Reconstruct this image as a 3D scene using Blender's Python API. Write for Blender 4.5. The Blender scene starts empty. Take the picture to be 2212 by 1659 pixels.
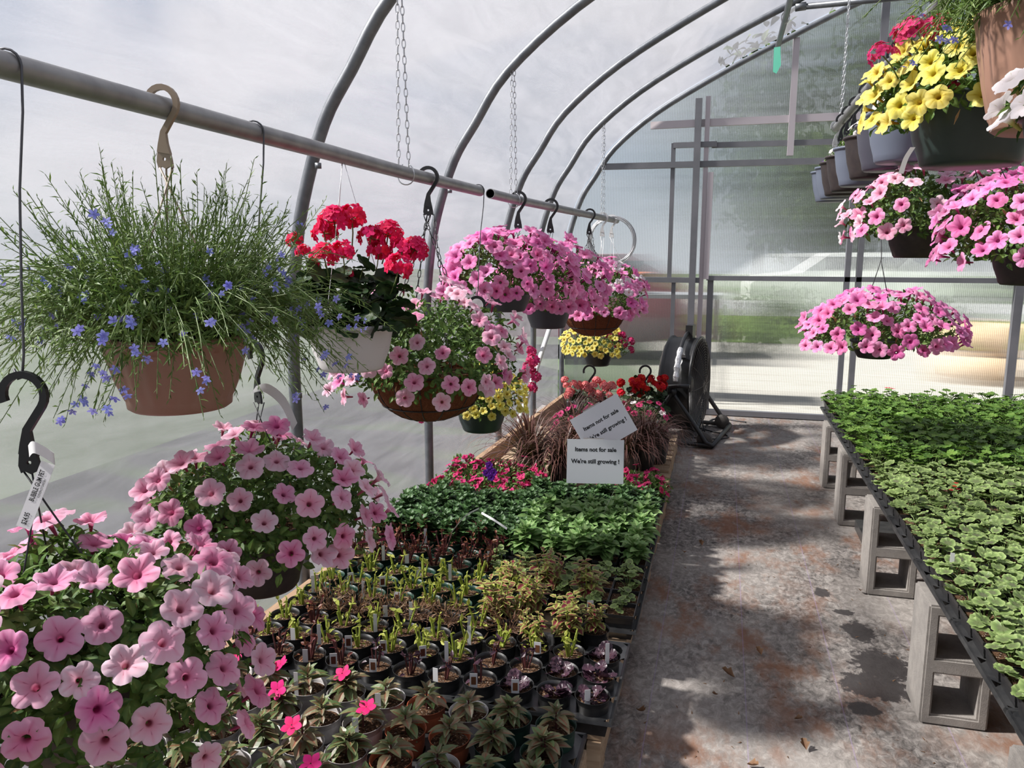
import bpy, math, random
import numpy as np
from math import sin, cos, pi, radians, sqrt, atan2, hypot
from mathutils import Vector, Matrix
S = bpy.context.scene
COL = S.collection
# ------------------------------------------------------------------ camera
FPX, CAMH = 1700.0, 1.45
PITCH, YAW = radians(9.664), radians(14.905)
cd = bpy.data.cameras.new('camera'); cd.sensor_width = 36; cd.lens = 36 * FPX / 2212; cd.clip_start = .02; cd.clip_end = 300
cam = bpy.data.objects.new('camera', cd); COL.objects.link(cam)
cam.location = (0, 0, CAMH); cam.rotation_euler = (pi / 2 - PITCH, 0, YAW); S.camera = cam
cF = np.array([-sin(YAW) * cos(PITCH), cos(YAW) * cos(PITCH), -sin(PITCH)])
cR = np.array([cos(YAW), sin(YAW), 0.]); cU = np.cross(cR, cF); cC = np.array([0, 0, CAMH])
def _ray(x, y): return cF + cR * (x - 1106) / FPX - cU * (y - 829.5) / FPX
def at(x, y, d): return cC + _ray(x, y) * d                # survey of the photograph: point at depth d
def on_y(x, y, Y): r = _ray(x, y); return cC + r * (Y / r[1])
def on_z(x, y, Z): r = _ray(x, y); return cC + r * ((Z - CAMH) / r[2])
def proj(P): d = np.array(P) - cC; z = d @ cF; return 1106 + FPX * (d @ cR) / z, 829.5 - FPX * (d @ cU) / z, z
# ------------------------------------------------------------------ render look
S.view_settings.view_transform = 'Standard'; S.view_settings.look = 'None'; S.view_settings.gamma = 1
S.view_settings.use_curve_mapping = False
S.view_settings.exposure = 0.95
cy = S.cycles
cy.max_bounces = 7; cy.diffuse_bounces = 3; cy.glossy_bounces = 2; cy.transmission_bounces = 5; cy.transparent_max_bounces = 10
cy.caustics_reflective = False; cy.caustics_refractive = False; cy.sample_clamp_indirect = 4
cy.use_adaptive_sampling = True; cy.adaptive_threshold = .03; cy.use_denoising = True
try: cy.denoiser = 'OPENIMAGEDENOISE'
except Exception: pass
# ------------------------------------------------------------------ node helper
class N:
    def __init__(s, tree): s.t = tree; s.t.nodes.clear()
    def n(s, kind, **kw):
        o = s.t.nodes.new('ShaderNode' + kind)
        ins = kw.pop('i', {})
        for k, v in kw.items(): setattr(o, k, v)
        for k, v in ins.items():
            so = o.inputs[k]
            if hasattr(v, 'is_linked') or isinstance(v, bpy.types.NodeSocket): s.t.links.new(v, so)
            else: so.default_value = v
        return o
    def math(s, op, a, b=0.0, c=0.0, clamp=False): return s.n('Math', operation=op, use_clamp=clamp, i={0: a, 1: b, 2: c}).outputs[0]
    def mix(s, f, a, b): return s.n('MixRGB', i={0: f, 1: a, 2: b}).outputs[0]
    def mul(s, f, a, b): return s.n('MixRGB', blend_type='MULTIPLY', i={0: f, 1: a, 2: b}).outputs[0]
    def ramp(s, f, stops, interp='LINEAR'):
        r = s.n('ValToRGB', i={0: f}); e = r.color_ramp.elements; r.color_ramp.interpolation = interp
        while len(e) < len(stops): e.new(.5)
        for k, (p, c) in enumerate(stops):
            e[k].position = p; e[k].color = (*c, 1) if len(c) == 3 else c
        return r.outputs[0]
    def noise(s, vec, scale, det=3, rough=.5, dist=0): return s.n('TexNoise', i={'Vector': vec, 'Scale': scale, 'Detail': det, 'Roughness': rough, 'Distortion': dist}).outputs[0]
    def mapping(s, vec, scale=(1, 1, 1), loc=(0, 0, 0), rot=(0, 0, 0)): return s.n('Mapping', i={'Vector': vec, 'Scale': scale, 'Location': loc, 'Rotation': rot}).outputs[0]
    def pos(s): return s.n('NewGeometry').outputs['Position']
    def obj(s): return s.n('TexCoord').outputs['Object']
# ------------------------------------------------------------------ world and sun
SUN = Vector((-.69, -.14, .69)).normalized()
w = bpy.data.worlds.new('sky'); S.world = w; w.use_nodes = True
n = N(w.node_tree)
gen = n.n('TexCoord').outputs['Generated']
cl = n.noise(n.mapping(gen, (1.2, 1.2, 2.6), (.3, .1, .2)), 1.9, 3, .5, .6)
zz = n.n('SeparateXYZ', i={0: gen}).outputs[2]
blue = n.ramp(zz, [(.0, (.62, .68, .76)), (.35, (.36, .47, .68)), (1, (.22, .33, .58))])
cloud = n.ramp(cl, [(.40, (0, 0, 0)), (.58, (1, 1, 1))])
col = n.mix(cloud, blue, (.95, .95, 1.0, 1))
bg = n.n('Background', i={0: col, 1: .53})
n.t.links.new(bg.outputs[0], n.n('OutputWorld').inputs[0])
sd = bpy.data.lights.new('sun', 'SUN'); sd.energy = 9.8; sd.angle = radians(3.5); sd.color = (1, .965, .91)
so = bpy.data.objects.new('sun', sd); COL.objects.link(so); so.rotation_euler = SUN.to_track_quat('Z', 'Y').to_euler()
# ------------------------------------------------------------------ materials
def mat(name):
    m = bpy.data.materials.new(name); m.use_nodes = True; return m, N(m.node_tree)
def out(n, sh): n.t.links.new(sh, n.n('OutputMaterial').inputs[0])
def PM(name, col, rough=.5, metal=0, spec=.5, var=None, bump=None, vscale=8, obj_var=0):
    m, n = mat(name); c = (*col, 1)
    if var: c = n.mix(n.ramp(n.noise(n.obj(), vscale, 4, .6), [(.35, (0, 0, 0)), (.65, (1, 1, 1))]), c, (*var, 1))
    b = n.n('BsdfPrincipled', i={'Base Color': c, 'Roughness': rough, 'Metallic': metal, 'Specular IOR Level': spec})
    if bump: n.t.links.new(n.n('Bump', i={'Strength': bump[1], 'Distance': .01, 'Height': n.noise(n.obj(), bump[0], 4)}).outputs[0], b.inputs['Normal'])
    out(n, b.outputs[0]); return m
def LM(name, stops, alt=None, trans=.3, rough=.5, dark=.35, hue=.0, spec=.35):
    """leaf or petal: colour by the mesh's own c.r (midrib or throat 0, edge 1), variation by c.b and by object"""
    m, n = mat(name)
    a = n.n('Attribute', attribute_name='c'); sp = n.n('SeparateColor', i={0: a.outputs['Color']})
    c = n.ramp(sp.outputs[0], stops)
    rnd = n.n('ObjectInfo').outputs['Random']
    v = n.math('FRACT', n.math('ADD', sp.outputs[2], rnd))
    if alt: c = n.mix(v, c, n.ramp(sp.outputs[0], alt))
    br = n.math('MULTIPLY_ADD', n.math('FRACT', n.math('MULTIPLY', v, 7.3)), dark, 1 - dark * .6)
    c = n.n('HueSaturation', i={'Hue': n.math('MULTIPLY_ADD', n.math('FRACT', n.math('MULTIPLY', v, 3.7)), hue, .5 - hue / 2), 'Value': br, 'Color': c}).outputs[0]
    b = n.n('BsdfPrincipled', i={'Base Color': c, 'Roughness': rough, 'Specular IOR Level': spec})
    t = n.n('BsdfTranslucent', i={0: c})
    out(n, n.n('MixShader', i={0: trans, 1: b.outputs[0], 2: t.outputs[0]}).outputs[0]); return m
G = lambda *v: tuple(v)
mt = {}
mt['galv'] = PM('galvanised_steel', (.20, .21, .225), .45, .5, var=(.13, .14, .155), vscale=14)
mt['galv2'] = PM('weathered_pipe', (.33, .325, .325), .42, .45, var=(.24, .235, .24), vscale=16)
mt['alu'] = PM('grey_painted_steel', (.17, .175, .19), .5, .2, var=(.22, .22, .24), vscale=4)
mt['alu_pale'] = PM('pale_aluminium_channel', (.55, .50, .53), .5, .2)
mt['chain'] = PM('zinc_chain', (.55, .56, .58), .35, .7)
mt['wire'] = PM('dull_wire', (.10, .10, .11), .5, .5)
mt['wire_pale'] = PM('pale_wire', (.6, .6, .62), .4, .5)
mt['blackpl'] = PM('black_plastic', (.012, .012, .014), .42)
mt['blackpot'] = PM('black_pot_plastic', (.016, .016, .018), .38, var=(.028, .027, .026), vscale=30)
mt['tray'] = PM('black_tray_plastic', (.020, .021, .023), .3, var=(.05, .05, .05), vscale=18)
mt['greenpot'] = PM('dark_green_plastic', (.012, .045, .030), .4)
mt['deepgreen'] = PM('deep_green_basket_plastic', (.015, .028, .026), .4, var=(.025, .04, .036))
mt['whitepot'] = PM('white_pot_plastic', (.62, .60, .60), .45, var=(.42, .39, .37), vscale=22)
mt['terra'] = PM('terracotta_plastic', (.46, .12, .05), .5)
mt['tan'] = PM('tan_plastic', (.36, .20, .14), .5, var=(.33, .18, .125), vscale=5)
mt['tanhook'] = PM('tan_hook_plastic', (.33, .25, .18), .45)
mt['greypot'] = PM('blue_grey_plastic', (.13, .15, .20), .45)
mt['slate'] = PM('slate_grey_plastic', (.055, .055, .075), .45)
mt['brownpot'] = PM('black_brown_plastic', (.016, .010, .011), .6, var=(.03, .02, .018), vscale=40)
mt['whiteplas'] = PM('white_plastic', (.8, .8, .8), .4)
mt['silver'] = PM('crumpled_silver_tape', (.6, .6, .6), .35, .6, bump=(60, .6))
mt['fan_dark'] = PM('black_enamel', (.014, .014, .015), .38)
mt['fan_grille'] = PM('dusty_grille', (.07, .062, .055), .6)
mt['ink'] = PM('black_ink', (.01, .01, .012), .8)
mt['paper'] = PM('laminated_paper', (.80, .82, .86), .3)
mt['orange'] = PM('orange_print', (.75, .16, .05), .5)
mt['ribbon'] = PM('green_ribbon', (.03, .33, .22), .5)
# soil with bark and perlite
m, n = mat('potting_soil'); o_ = n.obj()
c = n.ramp(n.noise(o_, 160, 3, .6), [(.35, (.022, .013, .009)), (.52, (.08, .042, .024)), (.66, (.20, .12, .07))])
v = n.n('TexVoronoi', i={'Vector': o_, 'Scale': 190.0}); pr_ = n.math('LESS_THAN', v.outputs['Distance'], .26)
sel = n.math('GREATER_THAN', n.n('SeparateColor', i={0: v.outputs['Color']}).outputs[0], .72)
c = n.mix(n.math('MULTIPLY', pr_, sel), c, (.62, .57, .48, 1))
b = n.n('BsdfPrincipled', i={'Base Color': c, 'Roughness': .95, 'Specular IOR Level': .1, 'Normal': n.n('Bump', i={'Strength': .9, 'Distance': .004, 'Height': n.noise(o_, 150, 3)}).outputs[0]})
out(n, b.outputs[0]); mt['soil'] = m
# white basket plastic with scuffs
m, n = mat('scuffed_white_plastic'); o_ = n.obj()
sc = n.math('MULTIPLY', n.ramp(n.noise(n.mapping(o_, (1, 1, 2.2)), 22, 6, .75, 1.5), [(.60, (0, 0, 0)), (.68, (1, 1, 1))]), n.ramp(n.noise(o_, 9, 2), [(.45, (0, 0, 0)), (.6, (.9, .9, .9))]))
out(n, n.n('BsdfPrincipled', i={'Base Color': n.mix(sc, (.76, .72, .72, 1), (.16, .11, .09, 1)), 'Roughness': .5}).outputs[0]); mt['scuff'] = m
# coco liner
m, n = mat('coco_fibre'); o_ = n.obj()
c = n.ramp(n.noise(n.mapping(o_, (1, 1, 1)), 90, 5, .8, 2), [(.3, (.07, .026, .014)), (.6, (.20, .075, .038)), (.8, (.28, .12, .06))])
out(n, n.n('BsdfPrincipled', i={'Base Color': c, 'Roughness': .95, 'Specular IOR Level': .1, 'Normal': n.n('Bump', i={'Strength': .8, 'Distance': .006, 'Height': n.noise(o_, 110, 4)}).outputs[0]}).outputs[0]); mt['coco'] = m
# concrete block
m, n = mat('concrete_block'); o_ = n.obj()
c = n.ramp(n.noise(o_, 14, 8, .75), [(.3, (.24, .225, .21)), (.7, (.40, .37, .34))])
out(n, n.n('BsdfPrincipled', i={'Base Color': c, 'Roughness': .95, 'Specular IOR Level': .1, 'Normal': n.n('Bump', i={'Strength': .9, 'Distance': .003, 'Height': n.noise(o_, 220, 4, .8)}).outputs[0]}).outputs[0]); mt['block'] = m
# wood
def wood(name, a, b_, axis=(1, .06, 1)):
    m, n = mat(name); c = n.ramp(n.noise(n.mapping(n.obj(), tuple(60 * v for v in axis)), 1, 4, .6, .4), [(.3, a), (.7, b_)])
    out(n, n.n('BsdfPrincipled', i={'Base Color': c, 'Roughness': .8, 'Specular IOR Level': .2}).outputs[0]); return m
mt['wood'] = wood('raw_pallet_wood', (.36, .24, .15), (.62, .47, .32), (.06, 1, 1))
mt['woody'] = wood('treated_board', (.30, .19, .12), (.50, .34, .22), (1, .06, 1))
# floor: weathered ground cloth with dust, dry reddish dirt and wet marks
m, n = mat('ground_cloth'); p_ = n.pos()
big = n.noise(p_, 1.3, 4, .55, .4); fine = n.noise(n.mapping(p_, (1, .7, 1)), 38, 5, .75, .6); mid = n.noise(n.mapping(p_, (1, .5, 1), (4, 1, 0)), 6, 5, .7)
c = n.ramp(fine, [(.34, (.055, .050, .047)), (.5, (.19, .172, .16)), (.64, (.36, .335, .31))])
c = n.mix(n.ramp(big, [(.42, (0, 0, 0)), (.62, (.6, .6, .6))]), c, (.42, .385, .35, 1))
red = n.math('MULTIPLY', n.ramp(mid, [(.46, (0, 0, 0)), (.62, (1, 1, 1))]), n.ramp(n.noise(p_, 2.2, 3), [(.40, (0, 0, 0)), (.56, (.8, .8, .8))]))
c = n.mix(red, c, (.22, .105, .06, 1))
wet = None
for x, y, rx, ry in ((.467, 3.416, .035, .05), (.563, 3.076, .06, .09), (.60, 2.83, .10, .12), (.555, 2.68, .13, .10), (.493, 2.522, .055, .04), (.53, 3.24, .04, .03)):
    q = n.mapping(p_, (1 / rx, 1 / ry, 0), (-x / rx, -y / ry, 0))
    ln = n.n('VectorMath', operation='LENGTH', i={0: q}).outputs['Value']
    k = n.math('ADD', ln, n.math('MULTIPLY_ADD', n.noise(p_, 26, 5, .7), 1.9, -.95)); k = n.ramp(k, [(.85, (1, 1, 1)), (1.0, (0, 0, 0))])
    wet = k if wet is None else n.math('MAXIMUM', wet, k)
c = n.mix(n.math('MULTIPLY', wet, .93), c, (.045, .040, .040, 1))
# woven marker lines
xx = n.n('SeparateXYZ', i={0: p_}).outputs[0]
ln = n.math('LESS_THAN', n.math('ABSOLUTE', n.math('SUBTRACT', n.math('FRACT', n.math('DIVIDE', n.math('ADD', xx, .02), .3)), .5)), .006)
c = n.mix(n.math('MULTIPLY', ln, .35), c, (.32, .24, .42, 1))
b = n.n('BsdfPrincipled', i={'Base Color': c, 'Roughness': n.math('MULTIPLY_ADD', wet, -.45, .9), 'Specular IOR Level': .25,
    'Normal': n.n('Bump', i={'Strength': .5, 'Distance': .004, 'Height': fine}).outputs[0]})
out(n, b.outputs[0]); mt['floor'] = m
# polythene film: part clear, part milky, with soft wrinkles of dust
m, n = mat('polythene_film'); p_ = n.pos()
st = n.noise(n.mapping(p_, (1.0, 1.6, .8), (0, 0, 0), (.5, .3, 0)), 1.6, 4, .6, 1.2)
fo = n.noise(n.mapping(p_, (1.2, .7, 5.5), (3, 0, 0), (.25, .1, 0)), 2.3, 5, .65, .8)
milky = n.math('MULTIPLY_ADD', n.ramp(fo, [(.35, (0, 0, 0)), (.75, (1, 1, 1))]), .14, n.math('MULTIPLY_ADD', st, .12, .16))
tr = n.n('BsdfTransparent', i={0: (.84, .84, .86, 1)})
wv = n.n('TexWhiteNoise', noise_dimensions='3D', i={'Vector': n.mapping(p_, (3000, 3000, 3000))}).outputs['Color']
wv = n.n('VectorMath', operation='MULTIPLY_ADD', i={0: wv, 1: (1.5, 1.5, 1.5), 2: (-.75, -.75, -.75)}).outputs[0]
wv = n.n('VectorMath', operation='NORMALIZE', i={0: n.n('VectorMath', operation='ADD', i={0: n.n('NewGeometry').outputs['Normal'], 1: wv}).outputs[0]}).outputs[0]
rf = n.n('BsdfRefraction', i={0: (.84, .84, .86, 1), 'Roughness': 0.0, 'IOR': 1.22, 'Normal': wv})
s0 = n.n('MixShader', i={0: .42, 1: tr.outputs[0], 2: rf.outputs[0]})
tl = n.n('BsdfTranslucent', i={0: (.28, .28, .305, 1)}); df = n.n('BsdfDiffuse', i={0: (.4, .4, .42, 1)})
bm_ = n.n('Bump', i={'Strength': .6, 'Distance': .03, 'Height': fo}).outputs[0]
gl = n.n('BsdfGlossy', i={0: (1, 1, 1, 1), 'Roughness': .32, 'Normal': bm_})
s1 = n.n('MixShader', i={0: .25, 1: tl.outputs[0], 2: df.outputs[0]})
s2 = n.n('MixShader', i={0: milky, 1: s0.outputs[0], 2: s1.outputs[0]})
s3 = n.n('MixShader', i={0: .05, 1: s2.outputs[0], 2: gl.outputs[0]})
out(n, s3.outputs[0]); mt['film'] = m
# fluted twin-wall polycarbonate: upright flutes spread the view sideways only
m, n = mat('twinwall_polycarbonate'); p_ = n.pos(); sx = n.n('SeparateXYZ', i={0: p_})
wn = n.n('TexWhiteNoise', noise_dimensions='1D', i={'W': n.math('MULTIPLY', sx.outputs[0], 4000)}).outputs['Value']
tilt = n.math('MULTIPLY_ADD', wn, 1.5, -.75)
rib = n.math('SINE', n.math('MULTIPLY', sx.outputs[0], 2 * pi / .014))
nv = n.n('VectorMath', operation='NORMALIZE', i={0: n.n('VectorMath', operation='ADD', i={0: n.n('NewGeometry').outputs['Normal'], 1: n.n('CombineXYZ', i={0: tilt, 1: 0.0, 2: 0.0}).outputs[0]}).outputs[0]}).outputs[0]
rc = n.mix(n.math('MULTIPLY_ADD', rib, .5, .5), (.60, .62, .60, 1), (.93, .95, .94, 1))
rf = n.n('BsdfRefraction', i={0: rc, 'Roughness': 0.0, 'IOR': 1.18, 'Normal': nv})
tr = n.n('BsdfTransparent', i={0: (.85, .87, .86, 1)})
df = n.n('BsdfTranslucent', i={0: (.40, .42, .41, 1)})
a1 = n.n('MixShader', i={0: .12, 1: rf.outputs[0], 2: tr.outputs[0]})
a2 = n.n('MixShader', i={0: .17, 1: a1.outputs[0], 2: df.outputs[0]})
gl = n.n('BsdfGlossy', i={0: (1, 1, 1, 1), 'Roughness': .25})
out(n, n.n('MixShader', i={0: .04, 1: a2.outputs[0], 2: gl.outputs[0]}).outputs[0]); mt['poly'] = m
# outdoors
def soft(name, stops, scale, sc=(1, 1, 1), det=3):
    m, n = mat(name); c = n.ramp(n.noise(n.mapping(n.pos(), sc), scale, det, .6), stops)
    out(n, n.n('BsdfDiffuse', i={0: c}).outputs[0]); return m
mt['gravel'] = soft('pale_gravel', [(.3, (.20, .19, .175)), (.5, (.31, .295, .27)), (.7, (.42, .40, .37))], 5, (1, 3, 1), 6)
mt['grassout'] = soft('lawn', [(.3, (.07, .12, .025)), (.7, (.13, .19, .05))], 2)
mt['dirt'] = soft('bare_ground', [(.35, (.045, .06, .035)), (.5, (.085, .10, .075)), (.65, (.06, .10, .04))], .25, (1, 1, 1), 1)
mt['darksoil'] = soft('dark_soil', [(.3, (.014, .015, .018)), (.5, (.028, .028, .032)), (.62, (.032, .05, .022)), (.75, (.05, .05, .056))], .9, (1, 1.6, 1), 1)
mt['treeleaf'] = soft('tree_leaves', [(.3, (.015, .028, .010)), (.55, (.05, .075, .028)), (.75, (.14, .18, .07))], .5)
mt['bark'] = soft('bark', [(.3, (.05, .04, .03)), (.7, (.1, .08, .06))], 5)
mt['roadpale'] = PM('pale_asphalt', (.28, .28, .29), .9)
mt['redpaint'] = PM('dark_red_paint', (.16, .05, .06), .4)
mt['tyre'] = PM('tyre_rubber', (.02, .02, .02), .9)
mt['glassdark'] = PM('dark_glass', (.03, .035, .04), .2)
# leaves and petals
mt['petleaf'] = LM('petunia_leaf', [(0, (.16, .24, .06)), (.3, (.08, .165, .035)), (1, (.05, .125, .03))], [(0, (.20, .30, .08)), (1, (.12, .22, .04))], .3, .55, .5)
mt['dryleaf'] = LM('withered_bloom', [(0, (.35, .18, .07)), (1, (.50, .32, .16))], None, .3)
mt['stem'] = PM('green_stem', (.13, .20, .05), .6)
mt['darkstem'] = PM('dark_red_stem', (.075, .018, .018), .5)
mt['brownstem'] = PM('brown_stem', (.10, .045, .025), .7)
def petal(name, throat, mid_, rim, throat2, mid2, rim2, trans=.33, dark=.15):
    return LM(name, [(0, throat), (.09, throat), (.20, mid_), (.8, rim), (1, rim)], [(0, throat2), (.08, throat2), (.17, mid2), (.8, rim2), (1, rim2)], trans, .6, dark, .02, .2)
mt['pinkpet'] = petal('pink_petal', (.38, .03, .14), (.78, .16, .38), (.90, .38, .60), (.45, .12, .18), (.90, .48, .60), (.95, .70, .80))
mt['hotpet'] = petal('bright_pink_petal', (.40, .03, .18), (.78, .13, .40), (.92, .25, .56), (.30, .05, .12), (.87, .26, .52), (.94, .44, .70))
mt['whitepet'] = petal('white_petal', (.5, .45, .15), (.85, .78, .80), (.92, .88, .90), (.45, .40, .12), (.88, .80, .82), (.92, .85, .88))
mt['yelpet'] = petal('yellow_petal', (.45, .28, .02), (.80, .66, .08), (.90, .82, .22), (.35, .20, .02), (.78, .62, .10), (.88, .78, .26))
mt['crimpet'] = petal('crimson_petal', (.18, .01, .04), (.55, .015, .11), (.70, .04, .18), (.15, .01, .04), (.60, .03, .14), (.75, .09, .26))
mt['gerred'] = petal('rose_red_petal', (.60, .02, .05), (.80, .015, .10), (.88, .03, .16), (.60, .03, .04), (.78, .01, .07), (.85, .02, .11))
mt['scarlet'] = petal('scarlet_petal', (.5, .01, .01), (.75, .012, .02), (.80, .02, .03), (.5, .01, .01), (.68, .01, .02), (.78, .02, .02))
mt['coral'] = petal('coral_petal', (.75, .10, .08), (.88, .17, .17), (.95, .30, .30), (.75, .10, .08), (.88, .2, .2), (.95, .36, .36))
mt['magpet'] = petal('magenta_petal', (.7, .1, .2), (.82, .015, .20), (.90, .03, .27), (.7, .1, .2), (.80, .01, .17), (.88, .03, .22))
mt['purpet'] = petal('violet_petal', (.05, .01, .15), (.12, .02, .35), (.16, .03, .42), (.05, .01, .15), (.15, .03, .38), (.2, .05, .45))
mt['lobpet'] = petal('lobelia_petal', (.8, .8, .95), (.22, .24, .75), (.30, .33, .88), (.8, .8, .95), (.28, .27, .78), (.42, .42, .90))
mt['lobleaf'] = LM('lobelia_leaf', [(0, (.11, .20, .04)), (1, (.08, .165, .03))], [(0, (.22, .30, .08)), (1, (.16, .25, .055))], .3, .5, .5)
mt['lobstem'] = PM('lobelia_stem', (.13, .19, .05), .6)
mt['gerleaf'] = LM('dark_geranium_leaf', [(0, (.05, .09, .02)), (.4, (.018, .04, .012)), (1, (.022, .055, .015))], [(0, (.05, .09, .02)), (.5, (.03, .05, .02)), (1, (.02, .06, .016))], .15, .45, .4)
mt['vargerleaf'] = LM('variegated_geranium_leaf', [(0, (.17, .20, .10)), (.35, (.15, .155, .09)), (.62, (.17, .26, .08)), (.85, (.30, .42, .14)), (1, (.42, .52, .22))], [(0, (.16, .22, .07)), (.5, (.19, .28, .09)), (1, (.34, .44, .16))], .3, .5, .4)
mt['ivyleaf'] = LM('green_geranium_leaf', [(0, (.14, .22, .04)), (.5, (.065, .15, .025)), (1, (.09, .19, .03))], [(0, (.2, .3, .06)), (1, (.16, .30, .05))], .3, .5, .5)
mt['mintleaf'] = LM('pale_green_leaf', [(0, (.30, .42, .16)), (.4, (.16, .30, .09)), (1, (.15, .30, .09))], [(0, (.32, .44, .18)), (1, (.24, .42, .13))], .3, .42, .35)
mt['darkleaf'] = LM('dark_green_leaf', [(0, (.08, .15, .05)), (1, (.035, .095, .035))], [(0, (.1, .2, .06)), (1, (.07, .15, .05))], .25, .5, .5)
mt['impleaf'] = LM('bronze_green_leaf', [(0, (.20, .09, .04)), (.25, (.11, .19, .06)), (1, (.13, .21, .07))], [(0, (.30, .09, .05)), (.3, (.26, .19, .12)), (1, (.20, .17, .09))], .2, .38, .5)
mt['limeleaf'] = LM('lime_leaf', [(0, (.30, .34, .04)), (1, (.36, .42, .06))], [(0, (.40, .40, .08)), (1, (.48, .50, .12))], .3, .55, .3)
mt['limestem'] = PM('lime_stem', (.26, .32, .04), .55)
mt['burgleaf'] = LM('burgundy_leaf', [(0, (.10, .012, .02)), (1, (.14, .02, .03))], [(0, (.18, .05, .03)), (1, (.3, .15, .06))], .2, .5, .4)
mt['coleus'] = LM('coleus_leaf', [(0, (.20, .015, .04)), (.5, (.24, .02, .05)), (.68, (.22, .24, .05)), (1, (.60, .62, .20))], [(0, (.20, .03, .04)), (.3, (.18, .20, .05)), (1, (.48, .52, .14))], .2, .5, .35)
mt['brownleaf'] = LM('brown_thread_leaf', [(0, (.16, .06, .035)), (1, (.22, .10, .06))], [(0, (.20, .14, .06)), (1, (.3, .2, .1))], .2, .6, .5)
mt['heuch'] = LM('black_purple_leaf', [(0, (.05, .02, .035)), (1, (.035, .016, .028))], [(0, (.08, .03, .045)), (1, (.06, .03, .045))], .1, .35, .4)
mt['grasspl'] = LM('purple_grass_blade', [(0, (.075, .10, .02)), (.35, (.07, .035, .025)), (.8, (.15, .06, .055)), (1, (.36, .22, .17))], [(0, (.12, .13, .03)), (.4, (.12, .06, .04)), (1, (.30, .16, .13))], .2, .4, .5)  # blade colour pales towards the tip
mt['grassdk'] = LM('dark_purple_grass_blade', [(0, (.04, .03, .015)), (1, (.06, .022, .03))], [(0, (.05, .03, .02)), (1, (.10, .04, .045))], .15, .4, .5)
mt['deadleaf'] = LM('dead_leaf', [(0, (.16, .075, .035)), (1, (.26, .15, .08))], None, .2, .7, .4)
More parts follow.
